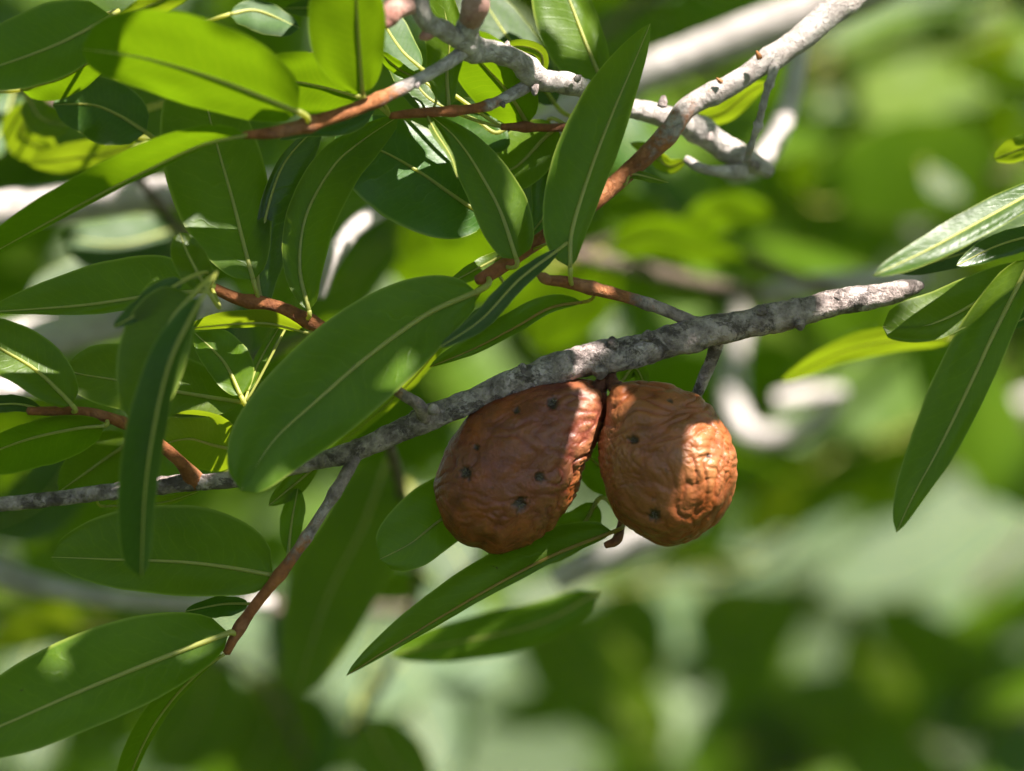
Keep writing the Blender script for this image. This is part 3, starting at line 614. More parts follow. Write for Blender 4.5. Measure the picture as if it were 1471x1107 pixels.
# ------------------------------------------------------------------ galls
from bisect import bisect
def gall(name, outline, ctr, rd, d0, mat, label, wr_fn, holes, stalk):
    import bmesh
    e = empty('gall', P(stalk[0][0], stalk[0][1], stalk[0][2]), label, 'gall', 'galls on the grey branch')
    ox = np.array(outline, float) - np.array(ctr)
    th = np.arctan2(-ox[:, 1], ox[:, 0]); r = np.hypot(ox[:, 0], ox[:, 1])
    o = np.argsort(th); th = th[o]; r = r[o]
    tt = np.r_[th - 2 * np.pi, th, th + 2 * np.pi]; rr = np.r_[r, r, r]
    ths = np.linspace(-np.pi, np.pi, 361); rs = np.interp(ths, tt, rr)
    ker = np.exp(-(np.arange(-9, 10) / 4.0) ** 2); ker /= ker.sum()
    rs = np.convolve(np.r_[rs[-10:-1], rs, rs[1:10]], ker, 'valid')[:361]
    bm = bmesh.new(); bmesh.ops.create_icosphere(bm, subdivisions=7, radius=1.0)
    V = []; C = []
    for v in bm.verts:
        x, y, z = v.co                    # x right, y up, z towards camera
        t = math.atan2(y, x); R = float(np.interp(t, ths, rs))
        px, py, pz = ctr[0] + x * R, ctr[1] - y * R, z * rd
        n = Vector((x / R, y / R, z / rd)).normalized()
        h, crest, hole = wr_fn(px, py, pz)
        for (hx, hy, hr, hd) in holes:
            if z > 0:
                q = math.hypot(px - hx, py - hy) / hr
                q *= 1 + 0.55 * noise.noise(Vector((px * 0.22, py * 0.22, hx))) + 0.3 * noise.noise(Vector((px * 0.5, py * 0.5, hx)))
                if q < 3:
                    h += -hd * math.exp(-q * q) + 0.28 * hd * math.exp(-((q - 1.5) / 0.45) ** 2)
                    hole = max(hole, min(1.0, 1.3 * math.exp(-(q / 1.05) ** 4)))
        px += n.x * h; py -= n.y * h; pz += n.z * h
        V.append(P(px, py, d0 - pz * S * 1000)); C.append((min(1, max(0, crest)), hole, 0, 1))
    F = [tuple(v.index for v in f.verts) for f in bm.faces]; bm.free()
    b = link('body', V, F, mat, e)
    ca = b.data.color_attributes.new('cavity', 'FLOAT_COLOR', 'POINT')
    ca.data.foreach_set('color', np.array(C, np.float32).ravel())
    va = np.array([tuple(v) for v in V])
    # ragged plug of dead tissue in each hole
    for (hx, hy, hr, hd) in holes:
        if hr < 5: continue
        target = np.array(P(hx, hy, d0))
        cam_v = np.array(CAM)
        dirv = target - cam_v; dirv /= np.linalg.norm(dirv)
        rel = va - cam_v; tz = rel @ dirv; dist = np.linalg.norm(rel - tz[:, None] * dirv, axis=1)
        cand = np.where((dist < 2.5 * S) & (tz < tz.mean()))[0]
        if not len(cand): continue
        p = Vector(va[cand].mean(0)); Vh, Fh = [], []
        nrm = (CAM - p).normalized(); nx = RGT; ny = UP
        for k in range(7):
            a = 2 * math.pi * k / 7 + random.uniform(-.3, .3); rr_ = hr * S * random.uniform(0.45, 1.0)
            c = nx * math.cos(a) + ny * math.sin(a); s_ = nx * -math.sin(a) + ny * math.cos(a)
            wv = hr * S * random.uniform(0.10, 0.2); i0 = len(Vh)
            Vh += [p + c * rr_ * .15 + nrm * 0.0003, p + c * rr_ * .6 + s_ * wv + nrm * 0.0002, p + c * rr_ * 1.15 + nrm * 0.0002, p + c * rr_ * .6 - s_ * wv + nrm * 0.0002, p + c * rr_ * .6 + nrm * hr * S * 0.45]
            Fh += [(i0, i0 + 1, i0 + 4), (i0 + 1, i0 + 2, i0 + 4), (i0 + 2, i0 + 3, i0 + 4), (i0 + 3, i0, i0 + 4)]
        link('hole_plug', Vh, Fh, RIM, e, smooth=False)
    tube('stalk', e, stalk, TWIG_D, sides=14, lump=0.22, lump_scale=350)
    return e

def Nz(x, y, z, f, s=0.0): return noise.noise(Vector((x * f + s, y * f + s * 0.7, z * f)))
def fold(v, k=2.6): return min(1.0, abs(v) * k) ** 0.7          # rounded folds between sharp creases

outA = [(868, 566), (853, 552), (837, 548), (799, 546), (747, 560), (710, 572), (683, 590), (655, 626), (637, 665), (626, 703), (631, 737), (648, 766), (668, 781), (690, 787), (706, 798), (722, 793), (739, 786), (784, 760), (815, 722), (827, 696), (834, 668), (853, 636), (867, 600)]
def wrinkA(x, y, z):
    wx, wy = x + 18 * Nz(x, y, z, 0.02, 3), y + 18 * Nz(x, y, z, 0.02, 8)
    base = 4.5 * Nz(x, y, z, 0.018, 1) + 2.0 * Nz(x, y, z, 0.05, 2)
    edge = 1 / (1 + math.exp(-((x - 805) + (y - 660) * 0.25) / 14.0))         # creased flank next to the other gall
    f1 = fold(Nz(wx * 0.7, wy * 1.5, z, 0.045, 5)); f2 = fold(Nz(wx, wy * 1.3, z, 0.10, 9))
    patch = max(0, Nz(x, y, z, 0.016, 12) + 0.15)
    a = 0.7 + 2.0 * edge + 2.0 * patch
    h = base + a * (1.5 * f1 + 0.7 * f2) + 0.3 * Nz(x, y, z, 0.3)
    return h, (0.10 + 0.55 * edge + 0.3 * patch) * (f1 * f1), 0.0
gall('gall', outA, (745, 670), 82, 2.0, GALL_A, 'brown pear-shaped gall with smooth skin, dark pits and a narrow neck', wrinkA,
     [(670, 679, 8, 4), (683, 642, 4.5, 3), (747, 724, 9, 5), (775, 685, 6, 4), (794, 579, 8, 4), (742, 590, 4.5, 3)],
     [(871, 530, 3, 12), (868, 542, 1, 9), (862, 556, 0, 11), (850, 572, 0, 15)])

outB = [(874, 580), (884, 556), (900, 553), (912, 552), (950, 553), (980, 561), (1006, 576), (1026, 602), (1046, 630), (1056, 662), (1054, 699), (1042, 733), (1024, 755), (1001, 770), (965, 780), (934, 774), (908, 759), (886, 733), (872, 699), (867, 662), (868, 617), (871, 598)]
def wrinkB(x, y, z):
    wx, wy = x + 24 * Nz(x, y, z, 0.018, 3), y + 24 * Nz(x, y, z, 0.018, 8)
    base = 4.5 * Nz(x, y, z, 0.02, 4) + 2.2 * Nz(x, y, z, 0.045, 2)
    up = 1 / (1 + math.exp((y - 665) / 18.0))                                     # folds running across the shoulder
    horiz = fold(Nz(wx * 0.38, wy * 1.4 + 0.3 * wx, z * 0.5, 0.05, 5))
    low = fold(Nz(wx * 0.8, wy * 0.6, z, 0.05, 40))
    cr = math.exp(-(((x - 1012) / 40) ** 2 + ((y - 662) / 40) ** 2))              # crumpled scar
    crump = fold(Nz(wx * 1.1, wy * 0.55 + 0.35 * wx, z * 0.5, 0.055, 21)); crump2 = fold(Nz(wx * 0.6, wy * 1.1, z * 0.5, 0.08, 31))
    fine = fold(Nz(wx, wy, z, 0.12, 17))
    lf = math.exp(-(((x - 888) / 34) ** 2 + ((y - 650) / 44) ** 2))
    a = 1 - 0.8 * cr
    h = base + a * (up * 4.4 * horiz + (1 - up) * 2.8 * low) + cr * (6.0 * crump + 3.0 * crump2 - 2.5) + (0.6 + 2.2 * lf) * fine + 0.3 * Nz(x, y, z, 0.3)
    crest = 0.35 * up * horiz ** 2 + cr * (0.6 * crump ** 2 + 0.4 * crump2 ** 2) + 0.25 * (1 - up) * low ** 2 + 0.6 * lf * fine ** 2
    return h, crest, 0.0
gb = gall('gall', outB, (960, 664), 90, -3.0, GALL_B, 'rounder deeply wrinkled brown gall with a crumpled sunlit scar', wrinkB,
     [(940, 738, 8, 4), (962, 578, 3.5, 2.5), (911, 632, 6, 4), (1016, 655, 3, 3)],
     [(876, 530, 3, 11), (877, 542, 0, 8), (882, 553, -2, 10), (898, 566, -4, 17)])
sunpts(LIT, [(1015, 630, -17), (1030, 650, -15), (1040, 668, -12), (1010, 660, -18), (1000, 690, -18), (1025, 690, -15), (985, 703, -19), (1020, 705, -15), (1005, 612, -16), (990, 672, -19), (1045, 690, -10)])
sunpts(LIT, [(845, 578, -8), (850, 600, -8), (838, 612, -10), (856, 622, -6), (832, 628, -11)])
for y in range(570, 790, 18):
    for x in range(640, 1050, 16):
        if ((x - 735) / 92) ** 2 + ((y - 680) / 95) ** 2 < 0.9 and x < 815: SHADE.append(P(x, y, -10))
        if ((x - 960) / 85) ** 2 + ((y - 666) / 100) ** 2 < 0.95 and (x < 965 or y > 722): SHADE.append(P(x, y, -16))

# ------------------------------------------------------------------ leafy branches behind, out of focus
def bg_branch(label, stem, leaves, mat=BARK_BR, far=1.0):
    stem = [(x, y, d * far, r) for x, y, d, r in stem]
    e = empty('leafy_branch', P(*stem[0][:3]), label, 'branch', 'blurred leafy branches behind')
    st = []
    tube('stem', e, stem, mat, sides=9, lump=0.1, store=st)
    for row in leaves:
        pts, wl, wr, d, gy, sun_, mt = row[:7]
        kw = row[7] if len(row) > 7 else {}
        d = d * far
        if mt is Gr: kw = dict(kw, gx=0.28); gy = 0.78
        leaf(e, st, pts, wl, wr, d, kw.get('gx', 0.0), gy, sun=sun_, mat=mt, n=14, m=4, detail=False, rib=3.0, reach=0.30, shape=kw.get('shape', (0.5, 0.55)), wave=1.5)
    return e
Y, G, Bl, Gr = LEAF_Y, LEAF, LEAF_B, LEAF_G
bg_branch('sunlit leafy branch in the bright corner beyond the thick limb', [(1600, -60, 700, 12), (1420, 40, 720, 11), (1250, 70, 740, 10), (1150, 110, 760, 8)], [
    ([(1190, 75), (1290, 40), (1420, 0)], 26, 26, 720, 0.9, 1, G),
    ([(1400, 30), (1300, 60), (1210, 95)], 14, 18, 700, 0.4, 0, G),
    ([(1480, 60), (1420, 80), (1370, 110)], 22, 26, 650, -0.7, 1, Y),
    ([(1500, 120), (1440, 110), (1380, 95)], 20, 24, 620, -0.7, 1, G),
    ([(1225, 140), (1310, 130), (1420, 128)], 52, 56, 900, 1.4, 1, Y, {'shape': (0.3, 0.3)}),
    ([(1200, 130), (1170, 170), (1160, 230)], 22, 20, 800, 0.9, 1, Gr),
    ([(1450, 20), (1410, 40), (1400, 100)], 26, 26, 820, 1.2, 1, Y),
    ([(1420, 10), (1450, 60), (1475, 160)], 40, 40, 800, 1.2, 1, Y),
    ([(1240, 60), (1195, 120), (1180, 240)], 34, 34, 850, 0.8, 1, Gr),
    ([(1170, 70), (1260, 36), (1390, -10)], 36, 30, 820, 0.8, 1, Gr),
    ([(1210, 110), (1230, 150), (1225, 200)], 10, 12, 700, 0.3, 0, G)])
bg_branch('dark shaded leafy branch beyond the glossy right-hand leaf', [(1600, 200, 500, 12), (1420, 250, 520, 11), (1280, 240, 540, 10), (1160, 280, 560, 8), (1100, 330, 560, 6)], [
    ([(1280, 235), (1220, 200), (1140, 190)], 40, 40, 560, 0.2, 0, G),
    ([(1300, 240), (1380, 195), (1460, 180)], 40, 36, 560, 0.2, 0, G),
    ([(1180, 270), (1170, 330), (1190, 400)], 44, 44, 600, 0.1, 0, G),
    ([(1240, 250), (1260, 310), (1230, 380)], 42, 42, 620, 0.1, 0, G),
    ([(1380, 250), (1360, 320), (1300, 350)], 36, 40, 600, 0.2, 0, G),
    ([(1160, 285), (1150, 240), (1175, 215)], 20, 22, 480, -0.8, 1, G),
    ([(1240, 250), (1270, 290), (1330, 310)], 20, 22, 460, -0.7, 1, G),
    ([(1230, 245), (1250, 220), (1300, 210)], 14, 16, 460, 1.0, None, Gr),
    ([(1420, 250), (1450, 300), (1480, 330)], 30, 30, 560, -0.7, 1, G),
    ([(1450, 240), (1430, 170), (1450, 130)], 24, 24, 560, -0.7, 1, G),
    ([(1330, 245), (1360, 270), (1385, 280)], 16, 18, 420, 1.2, 1, Gr),
    ([(1180, 280), (1110, 300), (1060, 290)], 36, 34, 520, 0.1, 0, G)], far=1.3)
bg_branch('bright green leafy branch behind the bend of the grey twig', [(1200, 420, 300, 9), (1080, 370, 310, 9), (960, 330, 320, 8), (860, 350, 330, 7), (760, 400, 330, 6)], [
    ([(870, 360), (950, 340), (1080, 380)], 30, 26, 300, -0.8, 1, G),
    ([(960, 335), (920, 300), (860, 300)], 22, 22, 320, -0.8, 1, G),
    ([(980, 330), (1040, 300), (1110, 310)], 24, 28, 340, -0.8, 1, G),
    ([(1000, 345), (940, 270), (930, 220)], 30, 30, 360, 0.1, 0, Bl),
    ([(1040, 355), (1060, 290), (1040, 260)], 40, 36, 400, 0.1, 0, G),
    ([(840, 370), (770, 420), (700, 470)], 40, 40, 340, -0.7, 1, G),
    ([(880, 370), (850, 430), (760, 500)], 36, 36, 360, -0.7, 1, G),
    ([(900, 380), (960, 410), (1020, 430)], 26, 26, 360, 0.2, 0, G),
    ([(860, 385), (870, 450), (900, 490)], 30, 30, 420, 0.9, None, Gr),
    ([(800, 370), (720, 360), (640, 370)], 36, 36, 300, -0.8, 1, G),
    ([(780, 385), (690, 400), (560, 390)], 34, 40, 280, -0.8, 1, G),
    ([(1070, 385), (1110, 440), (1180, 500)], 34, 34, 480, 0.1, 0, G)])
bg_branch('leafy branch with light and dark leaves below the bright blurred leaf', [(1600, 640, 500, 11), (1420, 600, 520, 10), (1280, 610, 540, 9), (1160, 680, 560, 8), (1080, 740, 560, 6)], [
    ([(1280, 605), (1230, 560), (1150, 520)], 42, 42, 560, 0.1, 0, G),
    ([(1250, 620), (1200, 660), (1120, 690)], 46, 46, 580, 0.1, 0, G),
    ([(1290, 610), (1270, 680), (1180, 720)], 36, 36, 600, -0.7, 1, G),
    ([(1180, 670), (1120, 720), (1070, 780)], 30, 30, 540, -0.7, 1, Y),
    ([(1330, 600), (1290, 540), (1220, 500)], 36, 36, 560, 0.6, None, Gr),
    ([(1200, 660), (1160, 640), (1090, 650)], 40, 40, 620, 0.1, 0, G),
    ([(1420, 600), (1440, 660), (1400, 720)], 30, 30, 640, 0.9, 1, Gr),
    ([(1450, 605), (1480, 560), (1470, 500)], 34, 34, 560, 0.2, 0, G),
    ([(1360, 600), (1420, 580), (1480, 560)], 20, 20, 560, 1.0, 1, Gr),
    ([(1240, 630), (1260, 700), (1320, 730)], 30, 34, 680, -0.6, 1, G),
    ([(1140, 690), (1090, 690), (1040, 720)], 24, 22, 600, 0.2, 0, G),
    ([(1430, 610), (1480, 680), (1500, 740)], 26, 26, 640, -0.6, 1, Y),
    ([(1460, 690), (1340, 770), (1180, 850)], 60, 66, 800, 0.8, 1, Gr),
    ([(1240, 700), (1120, 780), (960, 850)], 44, 50, 760, 0.8, 1, Gr),
    ([(1500, 720), (1440, 790), (1330, 880)], 54, 54, 860, 0.8, 1, Gr)], far=1.35)
bg_branch('large dark leaves hanging below the galls', [(1150, 760, 420, 9), (1060, 820, 430, 9), (950, 830, 440, 9), (840, 850, 440, 8), (740, 860, 440, 6)], [
    ([(760, 860), (820, 960), (960, 1080)], 76, 60, 420, 0.1, 0, G),
    ([(900, 840), (900, 920), (850, 1010)], 66, 66, 460, 0.1, 0, G),
    ([(1010, 850), (1060, 900), (1150, 860)], 60, 66, 480, 0.1, 0, G),
    ([(1020, 840), (1080, 930), (1060, 1010)], 60, 60, 500, 0.1, 0, G),
    ([(880, 845), (830, 850), (700, 860)], 26, 26, 380, 0.9, None, Gr),
    ([(940, 830), (960, 900), (1000, 1000)], 34, 34, 560, 1.2, 1, Gr),
    ([(860, 850), (760, 900), (560, 940)], 30, 34, 60, 0.2, 0, G),
    ([(1080, 810), (1000, 800), (930, 810)], 14, 16, 300, -0.7, 1, Y)], far=1.9)
bg_branch('low leafy branch in deep shade under the drooping leaf', [(1600, 1040, 620, 12), (1440, 1030, 640, 11), (1280, 1080, 640, 10), (1100, 1120, 640, 9), (950, 1160, 640, 8)], [
    ([(1280, 1080), (1200, 1030), (1040, 1080)], 70, 70, 640, 0.1, 0, G),
    ([(1300, 1070), (1240, 960), (1230, 900)], 46, 46, 660, 0.1, 0, G),
    ([(1340, 1060), (1420, 980), (1500, 960)], 46, 50, 600, 0.5, 0, Bl),
    ([(1440, 1035), (1460, 1080), (1480, 1130)], 50, 50, 600, 0.3, 0, Bl),
    ([(1160, 1110), (1090, 1070), (980, 1110)], 60, 60, 640, 0.1, 0, G),
    ([(1220, 1100), (1180, 1010), (1130, 980)], 40, 40, 700, 0.8, 1, Gr),
    ([(1340, 1070), (1330, 1000), (1290, 960)], 40, 40, 700, 0.1, 0, G),
    ([(1200, 1090), (1280, 1100), (1380, 1140)], 50, 50, 620, 0.1, 0, G)], far=1.4)
bg_branch('pale grey-green leaves hanging in the lower middle', [(560, 640, 90, 9), (580, 720, 200, 9), (600, 840, 300, 8), (560, 960, 330, 7), (500, 1060, 340, 6)], [
    ([(556, 662), (520, 760), (470, 860), (425, 1000)], 66, 62, 190, 0.2, 0, G, {'shape': (0.45, 0.6)}),
    ([(590, 860), (660, 930), (740, 930)], 80, 70, 520, 1.1, 1, Gr),
    ([(560, 960), (600, 1030), (640, 1120)], 80, 90, 600, 1.1, 1, Gr),
    ([(590, 900), (560, 960), (480, 1000)], 60, 60, 600, 1.2, 1, Gr),
    ([(530, 1030), (560, 1090), (620, 1130)], 50, 50, 330, 0.2, 0, G),
    ([(590, 700), (620, 740), (680, 840)], 56, 60, 300, 1.0, 1, Gr),
    ([(570, 700), (540, 720), (500, 760)], 40, 40, 260, -0.6, 1, G),
    ([(600, 850), (540, 840), (500, 870)], 26, 26, 300, -0.6, 1, G)])
bg_branch('shaded leafy branch filling the lower left behind the oval leaves', [(-150, 860, 300, 10), (60, 900, 310, 9), (240, 920, 320, 9), (380, 980, 320, 8), (440, 1100, 330, 6)], [
    ([(300, 940), (290, 1020), (230, 1110)], 60, 70, 320, 0.1, 0, G),
    ([(360, 970), (390, 1040), (350, 1130)], 66, 66, 330, 0.1, 0, G),
    ([(400, 1000), (440, 1050), (430, 1140)], 50, 50, 340, 0.1, 0, Bl),
    ([(390, 970), (420, 930), (400, 860)], 40, 40, 340, 0.9, None, Gr),
    ([(60, 900), (30, 860), (-30, 840)], 40, 40, 330, 0.6, None, G),
    ([(100, 900), (90, 840), (40, 760)], 44, 44, 300, 0.1, 0, G),
    ([(200, 915), (200, 1000), (130, 1060)], 50, 50, 340, 0.1, 0, G),
    ([(120, 905), (60, 900), (-20, 930)], 30, 34, 300, -0.6, 1, Y),
    ([(240, 920), (300, 890), (390, 900)], 34, 34, 380, 1.0, 1, Gr),
    ([(70, 900), (30, 1000), (50, 1120)], 44, 44, 420, 1.1, 1, Gr)], far=1.5)
bg_branch('blurred leafy branch in the upper left behind the backlit leaves', [(-120, 60, 120, 9), (40, 130, 130, 9), (150, 200, 140, 8), (260, 330, 170, 7), (330, 380, 180, 6)], [
    ([(160, 22), (100, 55), (40, 80), (-50, 110)], 46, 62, -20, 0.3, 0, G),
    ([(30, 128), (90, 110), (160, 70)], 30, 30, 20, -0.8, 1, G),
    ([(210, 190), (170, 165), (130, 150), (76, 150)], 50, 44, 20, 0.4, 0, Bl),
    ([(60, 150), (30, 190), (80, 225)], 30, 30, 100, -0.7, 1, Y),
    ([(40, 140), (60, 170), (100, 180)], 24, 24, 80, 0.2, 0, G),
    ([(20, 130), (0, 190), (-30, 220)], 30, 30, 140, 0.9, None, Gr),
    ([(250, 330), (170, 350), (90, 340)], 44, 40, 190, 1.2, 1, Gr),
    ([(260, 340), (180, 390), (40, 420)], 40, 40, 230, 1.1, None, Gr),
    ([(200, 210), (120, 225), (40, 235)], 20, 24, 90, -0.7, 1, Y),
    ([(170, 30), (210, 10), (280, -20)], 16, 20, 40, -0.6, 1, Y),
    ([(330, 20), (370, 15), (430, 40)], 16, 30, 30, 1.2, 1, Gr),
    ([(560, 20), (500, 10), (408, 12)], 18, 18, 40, 1.2, None, Bl)])
bg_branch('dark leafy branch behind the standing leaf and the thick limb', [(1050, -80, 420, 10), (900, 20, 420, 9), (760, 120, 420, 8), (640, 230, 420, 7), (560, 340, 400, 6)], [
    ([(910, 10), (870, 60), (800, 110)], 60, 60, 420, 0.1, 0, G),
    ([(940, 0), (960, 50), (950, 110)], 50, 50, 430, 0.1, 0, G),
    ([(760, 110), (700, 40), (690, -20)], 50, 50, 440, 0.8, None, Gr),
    ([(720, 150), (640, 120), (560, 60)], 50, 50, 420, 0.1, 0, G),
    ([(700, 180), (740, 260), (820, 320)], 60, 60, 430, 0.5, 0, Bl),
    ([(640, 230), (560, 180), (460, 130)], 60, 60, 420, 0.1, 0, G),
    ([(620, 260), (600, 340), (660, 420)], 60, 60, 400, -0.7, 1, G),
    ([(570, 330), (520, 380), (470, 460)], 46, 46, 400, 0.1, 0, G),
    ([(590, 310), (520, 300), (420, 320)], 46, 46, 400, 0.1, 0, G),
    ([(560, 340), (620, 400), (620, 500)], 46, 50, 420, -0.7, 1, G),
    ([(980, -30), (1040, 0), (1100, -20)], 50, 50, 420, 0.1, 0, G),
    ([(800, 90), (880, 170), (930, 250)], 44, 50, 440, 0.6, None, Bl)])
bg_branch('leafy branch behind the left twigs, mostly in shade', [(-100, 640, 200, 9), (80, 640, 210, 9), (240, 600, 220, 8), (360, 520, 230, 7), (450, 480, 230, 6)], [
    ([(240, 600), (180, 660), (90, 690)], 44, 44, 200, 0.2, 0, G),
    ([(270, 590), (330, 640), (400, 700)], 44, 44, 220, 0.1, 0, G),
    ([(120, 640), (60, 720), (-20, 760)], 50, 50, 230, 0.6, 0, Bl),
    ([(300, 560), (400, 560), (480, 600)], 50, 50, 240, 0.1, 0, G),
    ([(380, 510), (420, 440), (500, 400)], 44, 44, 240, 0.1, 0, G),
    ([(200, 620), (160, 740), (60, 790)], 40, 46, 260, 0.1, 0, G),
    ([(340, 540), (260, 500), (180, 480)], 36, 36, 260, 0.2, 0, G),
    ([(330, 550), (350, 480), (300, 420)], 40, 40, 260, 0.9, None, Gr),
    ([(30, 640), (20, 740), (60, 790)], 24, 24, 300, -0.7, 1, G)])

# ------------------------------------------------------------------ the tree itself: trunk beyond the frame and the leafy crown overhead
def one_leaf(V, F, U, c, ax, sd, hl, hw, n=6, cup=0.15):
    nrm = ax.cross(sd); i0 = len(V)
    for i in range(n + 1):
        t = i / n; w = hw * max(0.02, (t ** 0.55) * ((1 - t) ** 0.55) * 2.14)
        for j in (-1, 0, 1):
            V.append(c + ax * ((t - 0.5) * 2 * hl) + sd * (j * w) + nrm * (cup * w * abs(j) - 0.25 * hl * (t - 0.5) ** 2))
            U.append((t, 0.5 + 0.5 * j))
    for i in range(n):
        for j in range(2):
            a = i0 + i * 3 + j; F.append((a, a + 1, a + 4, a + 3))

def rand_unit():
    v = Vector(rng.normal(size=3)); return v.normalized()

def crown():
    tr = empty('evergreen_tree', Vector((-1.0, 2.5, 0)), 'evergreen tree whose unseen overhead crown is shaped to shade the branch', 'tree')
    path = [Vector((-1.0, 2.5, -0.05)), Vector((-0.98, 2.48, 0.6)), Vector((-0.93, 2.45, 1.3)), Vector((-0.86, 2.5, 2.0)), Vector((-0.76, 2.6, 2.7)), Vector((-0.6, 2.7, 3.3))]
    V, F = tube_mesh([Vector(p) for p in spline([tuple(p) for p in path], 40)], list(np.linspace(0.085, 0.025, 40)), 16, 0.1, 8)
    link('trunk', V, F, BARK_L, tr)
    V, F = tube_mesh([Vector(p) for p in spline([(-0.85, 2.5, 2.0), (-0.7, 2.3, 2.3), (-0.6, 2.1, 2.5), (-0.55, 1.9, 2.75)], 30)], list(np.linspace(0.035, 0.008, 30)), 10, 0.1, 20)
    link('limb', V, F, BARK_L, tr)
    lit = np.array([tuple(p) for p in LIT]); sh = np.array([tuple(p) for p in SHADE])
    s = np.array(SUN_DIR); V, F, U = [], [], []
    def covers(c, ax, sd, nrm, hl, hw, pts, k):
        den = s @ nrm
        t = ((c - pts) @ nrm) / den
        hit = pts + t[:, None] * s - c
        a = hit @ ax / hl; b = hit @ sd / hw
        return (t > 0.01) & (a * a + b * b < k)
    open_ = np.ones(len(sh), bool); count = 0  # unseen leaves placed to cover the shaded points and spare the sun flecks
    for tries in range(26000):
        if not open_.any() or count > 900: break
        p = sh[rng.choice(np.where(open_)[0])]
        c = p + s * rng.uniform(0.06, 0.85) + rng.normal(size=3) * 0.006
        nrm = SUN_DIR * 1.0 + rand_unit() * 0.75; nrm.normalize()
        ax = nrm.cross(rand_unit()); ax.normalize(); sd = nrm.cross(ax)
        small = 1.0 if tries < 6000 else 0.6 if tries < 14000 else 0.38
        hl, hw = rng.uniform(0.030, 0.046) * small, rng.uniform(0.011, 0.017) * small
        cv = Vector(c)
        if any(in_frame(cv + ax * a * hl + sd * b * hw, 1.06) for a in (-1, 0, 1) for b in (-1, 0, 1)): continue
        na, aa, sa = np.array(nrm), np.array(ax), np.array(sd)
        if abs(s @ na) < 0.3: continue
        if covers(c, aa, sa, na, hl, hw, lit, 1.55 if small > 0.5 else 1.3).any(): continue
        open_ &= ~covers(c, aa, sa, na, hl, hw, sh, 0.8)
        one_leaf(V, F, U, cv, ax, sd, hl, hw); count += 1
    print('crown leaves', count, 'left open', int(open_.sum()), 'of', len(sh), 'lit', len(lit))
    # leaves deeper in the tree, behind the branches in focus
    r = np.random.default_rng(21); n_in = 0
    while n_in < 260:
        px, py = r.uniform(-120, 1590), r.uniform(-120, 1227)
        d = r.uniform(540, 1050) if py < 640 else r.uniform(800, 1700)
        dens = 1.0 if py < 640 else 0.8
        if px > 1130 and py < 190: dens = 0.1
        if 430 < px < 760 and py > 800: dens = 0.12
        if 880 < px < 1500 and 700 < py < 880 and px > 880 + (880 - py): dens = 0.08
        if r.uniform() > dens: continue
        ax = Vector((r.normal(), 0.5 * r.normal(), 0.6 * r.normal() - 0.3)).normalized()
        sd = ax.cross(Vector((r.normal() * 0.7, r.normal() - 0.6, 0.9))).normalized()
        n_in += 1; c = P(px, py, d); nrm = ax.cross(sd); hl, hw = r.uniform(0.036, 0.052), r.uniform(0.014, 0.020)
        if abs(s @ np.array(nrm)) > 0.05 and covers(np.array(c), np.array(ax), np.array(sd), np.array(nrm), hl, hw, lit, 1.3).any(): continue
        one_leaf(V, F, U, c, ax, sd, hl, hw)
    # unseen leaves added all round to block stray light, clear of view and flecks
    n_in = 0
    while n_in < 5200:
        v = Vector(r.normal(size=3)).normalized() * r.uniform(0.42, 1.25)
        c = Vector((v.x * 1.15, DIST + 0.25 + v.y * 1.0, 1.62 + v.z * 0.95))
        rel = c - CAM; z = rel.dot(FWD)
        if z < 0.35 or (z < 1.0 and rel.dot(UP) < 0.35): continue
        if z > 0 and abs(rel.dot(RGT)) < 0.135 * z / DIST + 0.07 and abs(rel.dot(UP)) < 0.10 * z / DIST + 0.07: continue
        if noise.noise(c * 2.8) < -0.2: continue
        ax = Vector((r.normal(), r.normal(), 0.5 * r.normal() - 0.2)).normalized()
        sd = ax.cross(Vector((0.6 * r.normal(), 0.6 * r.normal(), 1))).normalized()
        nrm = ax.cross(sd); hl, hw = r.uniform(0.036, 0.052), r.uniform(0.014, 0.020)
        n_in += 1
        if abs(s @ np.array(nrm)) < 0.05: continue
        if covers(np.array(c), np.array(ax), np.array(sd), np.array(nrm), hl, hw, lit, 1.5).any(): continue
        one_leaf(V, F, U, c, ax, sd, hl, hw, n=4)
    # unseen leaves added over the far shrubs to shade them
    for i in range(5200):
        c = Vector((r.uniform(-1.9, 2.3), r.uniform(2.3, 5.2), r.uniform(1.95, 3.3)))
        if in_frame(c, 1.5): continue
        if noise.noise(c * 2.4) < -0.12: continue
        ax = Vector((r.normal(), r.normal(), 0.4 * r.normal())).normalized()
        sd = ax.cross(Vector((0.5 * r.normal(), 0.5 * r.normal(), 1))).normalized()
        one_leaf(V, F, U, c, ax, sd, r.uniform(0.045, 0.07), r.uniform(0.018, 0.026), n=3)
    o = link('crown', V, F, LEAF, tr, U); o['kind'] = 'stuff'
crown()

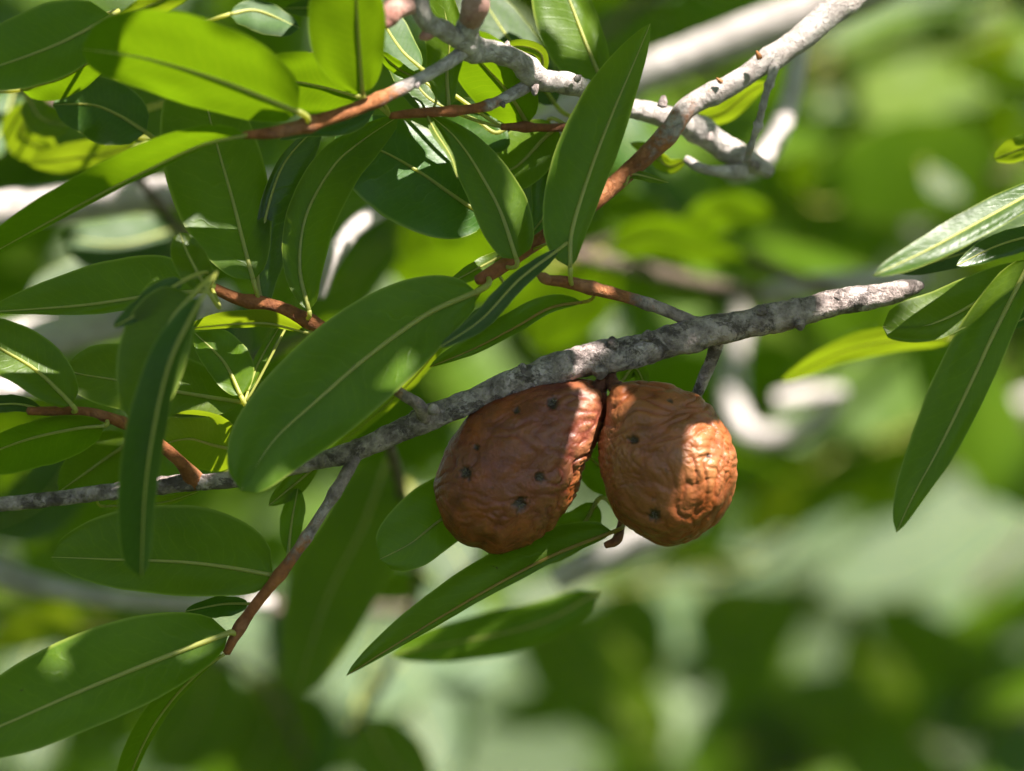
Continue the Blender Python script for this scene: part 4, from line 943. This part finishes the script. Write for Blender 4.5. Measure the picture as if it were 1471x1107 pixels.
# far shrubs closing the view, and added light-blocking ones
def shrub(x, y, rx, rz, zc, nleaf, label, mat, seed, group='shrubs far behind the branch'):
    r = np.random.default_rng(seed)
    e = empty('shrub', Vector((x, y, 0)), label, 'shrub', group)
    for k in range(4):
        a = k * 1.7 + seed
        pth = [Vector((x, y, -0.05)), Vector((x + 0.2 * rx * math.cos(a), y + 0.2 * rx * math.sin(a), zc * 0.6)), Vector((x + 0.6 * rx * math.cos(a), y + 0.6 * rx * math.sin(a), zc * 1.25))]
        V, F = tube_mesh([Vector(p) for p in spline([tuple(p) for p in pth], 12)], list(np.linspace(0.03, 0.008, 12)), 7, 0.08, 15)
        link('stem', V, F, BARK_BR, e)
    V, F, U = [], [], []
    for i in range(nleaf):
        v = Vector(r.normal(size=3)).normalized() * (r.uniform(0.25, 1.0) ** 0.5)
        v *= 0.8 + 0.35 * noise.noise(v * 2.2 + Vector((seed, 0, 0)))
        c = Vector((x + v.x * rx, y + v.y * rx, zc + v.z * rz))
        ax = Vector(r.normal(size=3)).normalized(); ax.z = ax.z * 0.5 - 0.2; ax.normalize()
        sd = ax.cross(Vector((r.normal(), r.normal(), 1.6))).normalized()
        one_leaf(V, F, U, c, ax, sd, r.uniform(0.035, 0.06), r.uniform(0.014, 0.022), n=3)
    o = link('crown', V, F, mat, e, U); o['kind'] = 'stuff'
shrub(0.35, 3.9, 0.75, 0.45, 1.5, 2300, 'dense green shrub standing behind the hook-shaped limb', LEAF, 3)
shrub(-0.75, 3.9, 0.7, 0.5, 1.35, 2200, 'green shrub standing behind the left-hand leaves', LEAF, 5)
shrub(-1.6, -1.5, 1.3, 1.2, 1.5, 2600, 'unseen dense shrub added behind the camera to block sky light', LEAF, 7, 'unseen light-blocking shrubs')  # this and the next two: added out of view against low sky and ground bounce
shrub(1.5, -2.0, 1.3, 1.1, 1.4, 2600, 'unseen dense shrub added behind the camera to block sky light', LEAF, 9, 'unseen light-blocking shrubs')
shrub(0.0, -3.0, 1.4, 1.2, 1.5, 2600, 'unseen dense shrub added behind the camera to block sky light', LEAF, 12, 'unseen light-blocking shrubs')
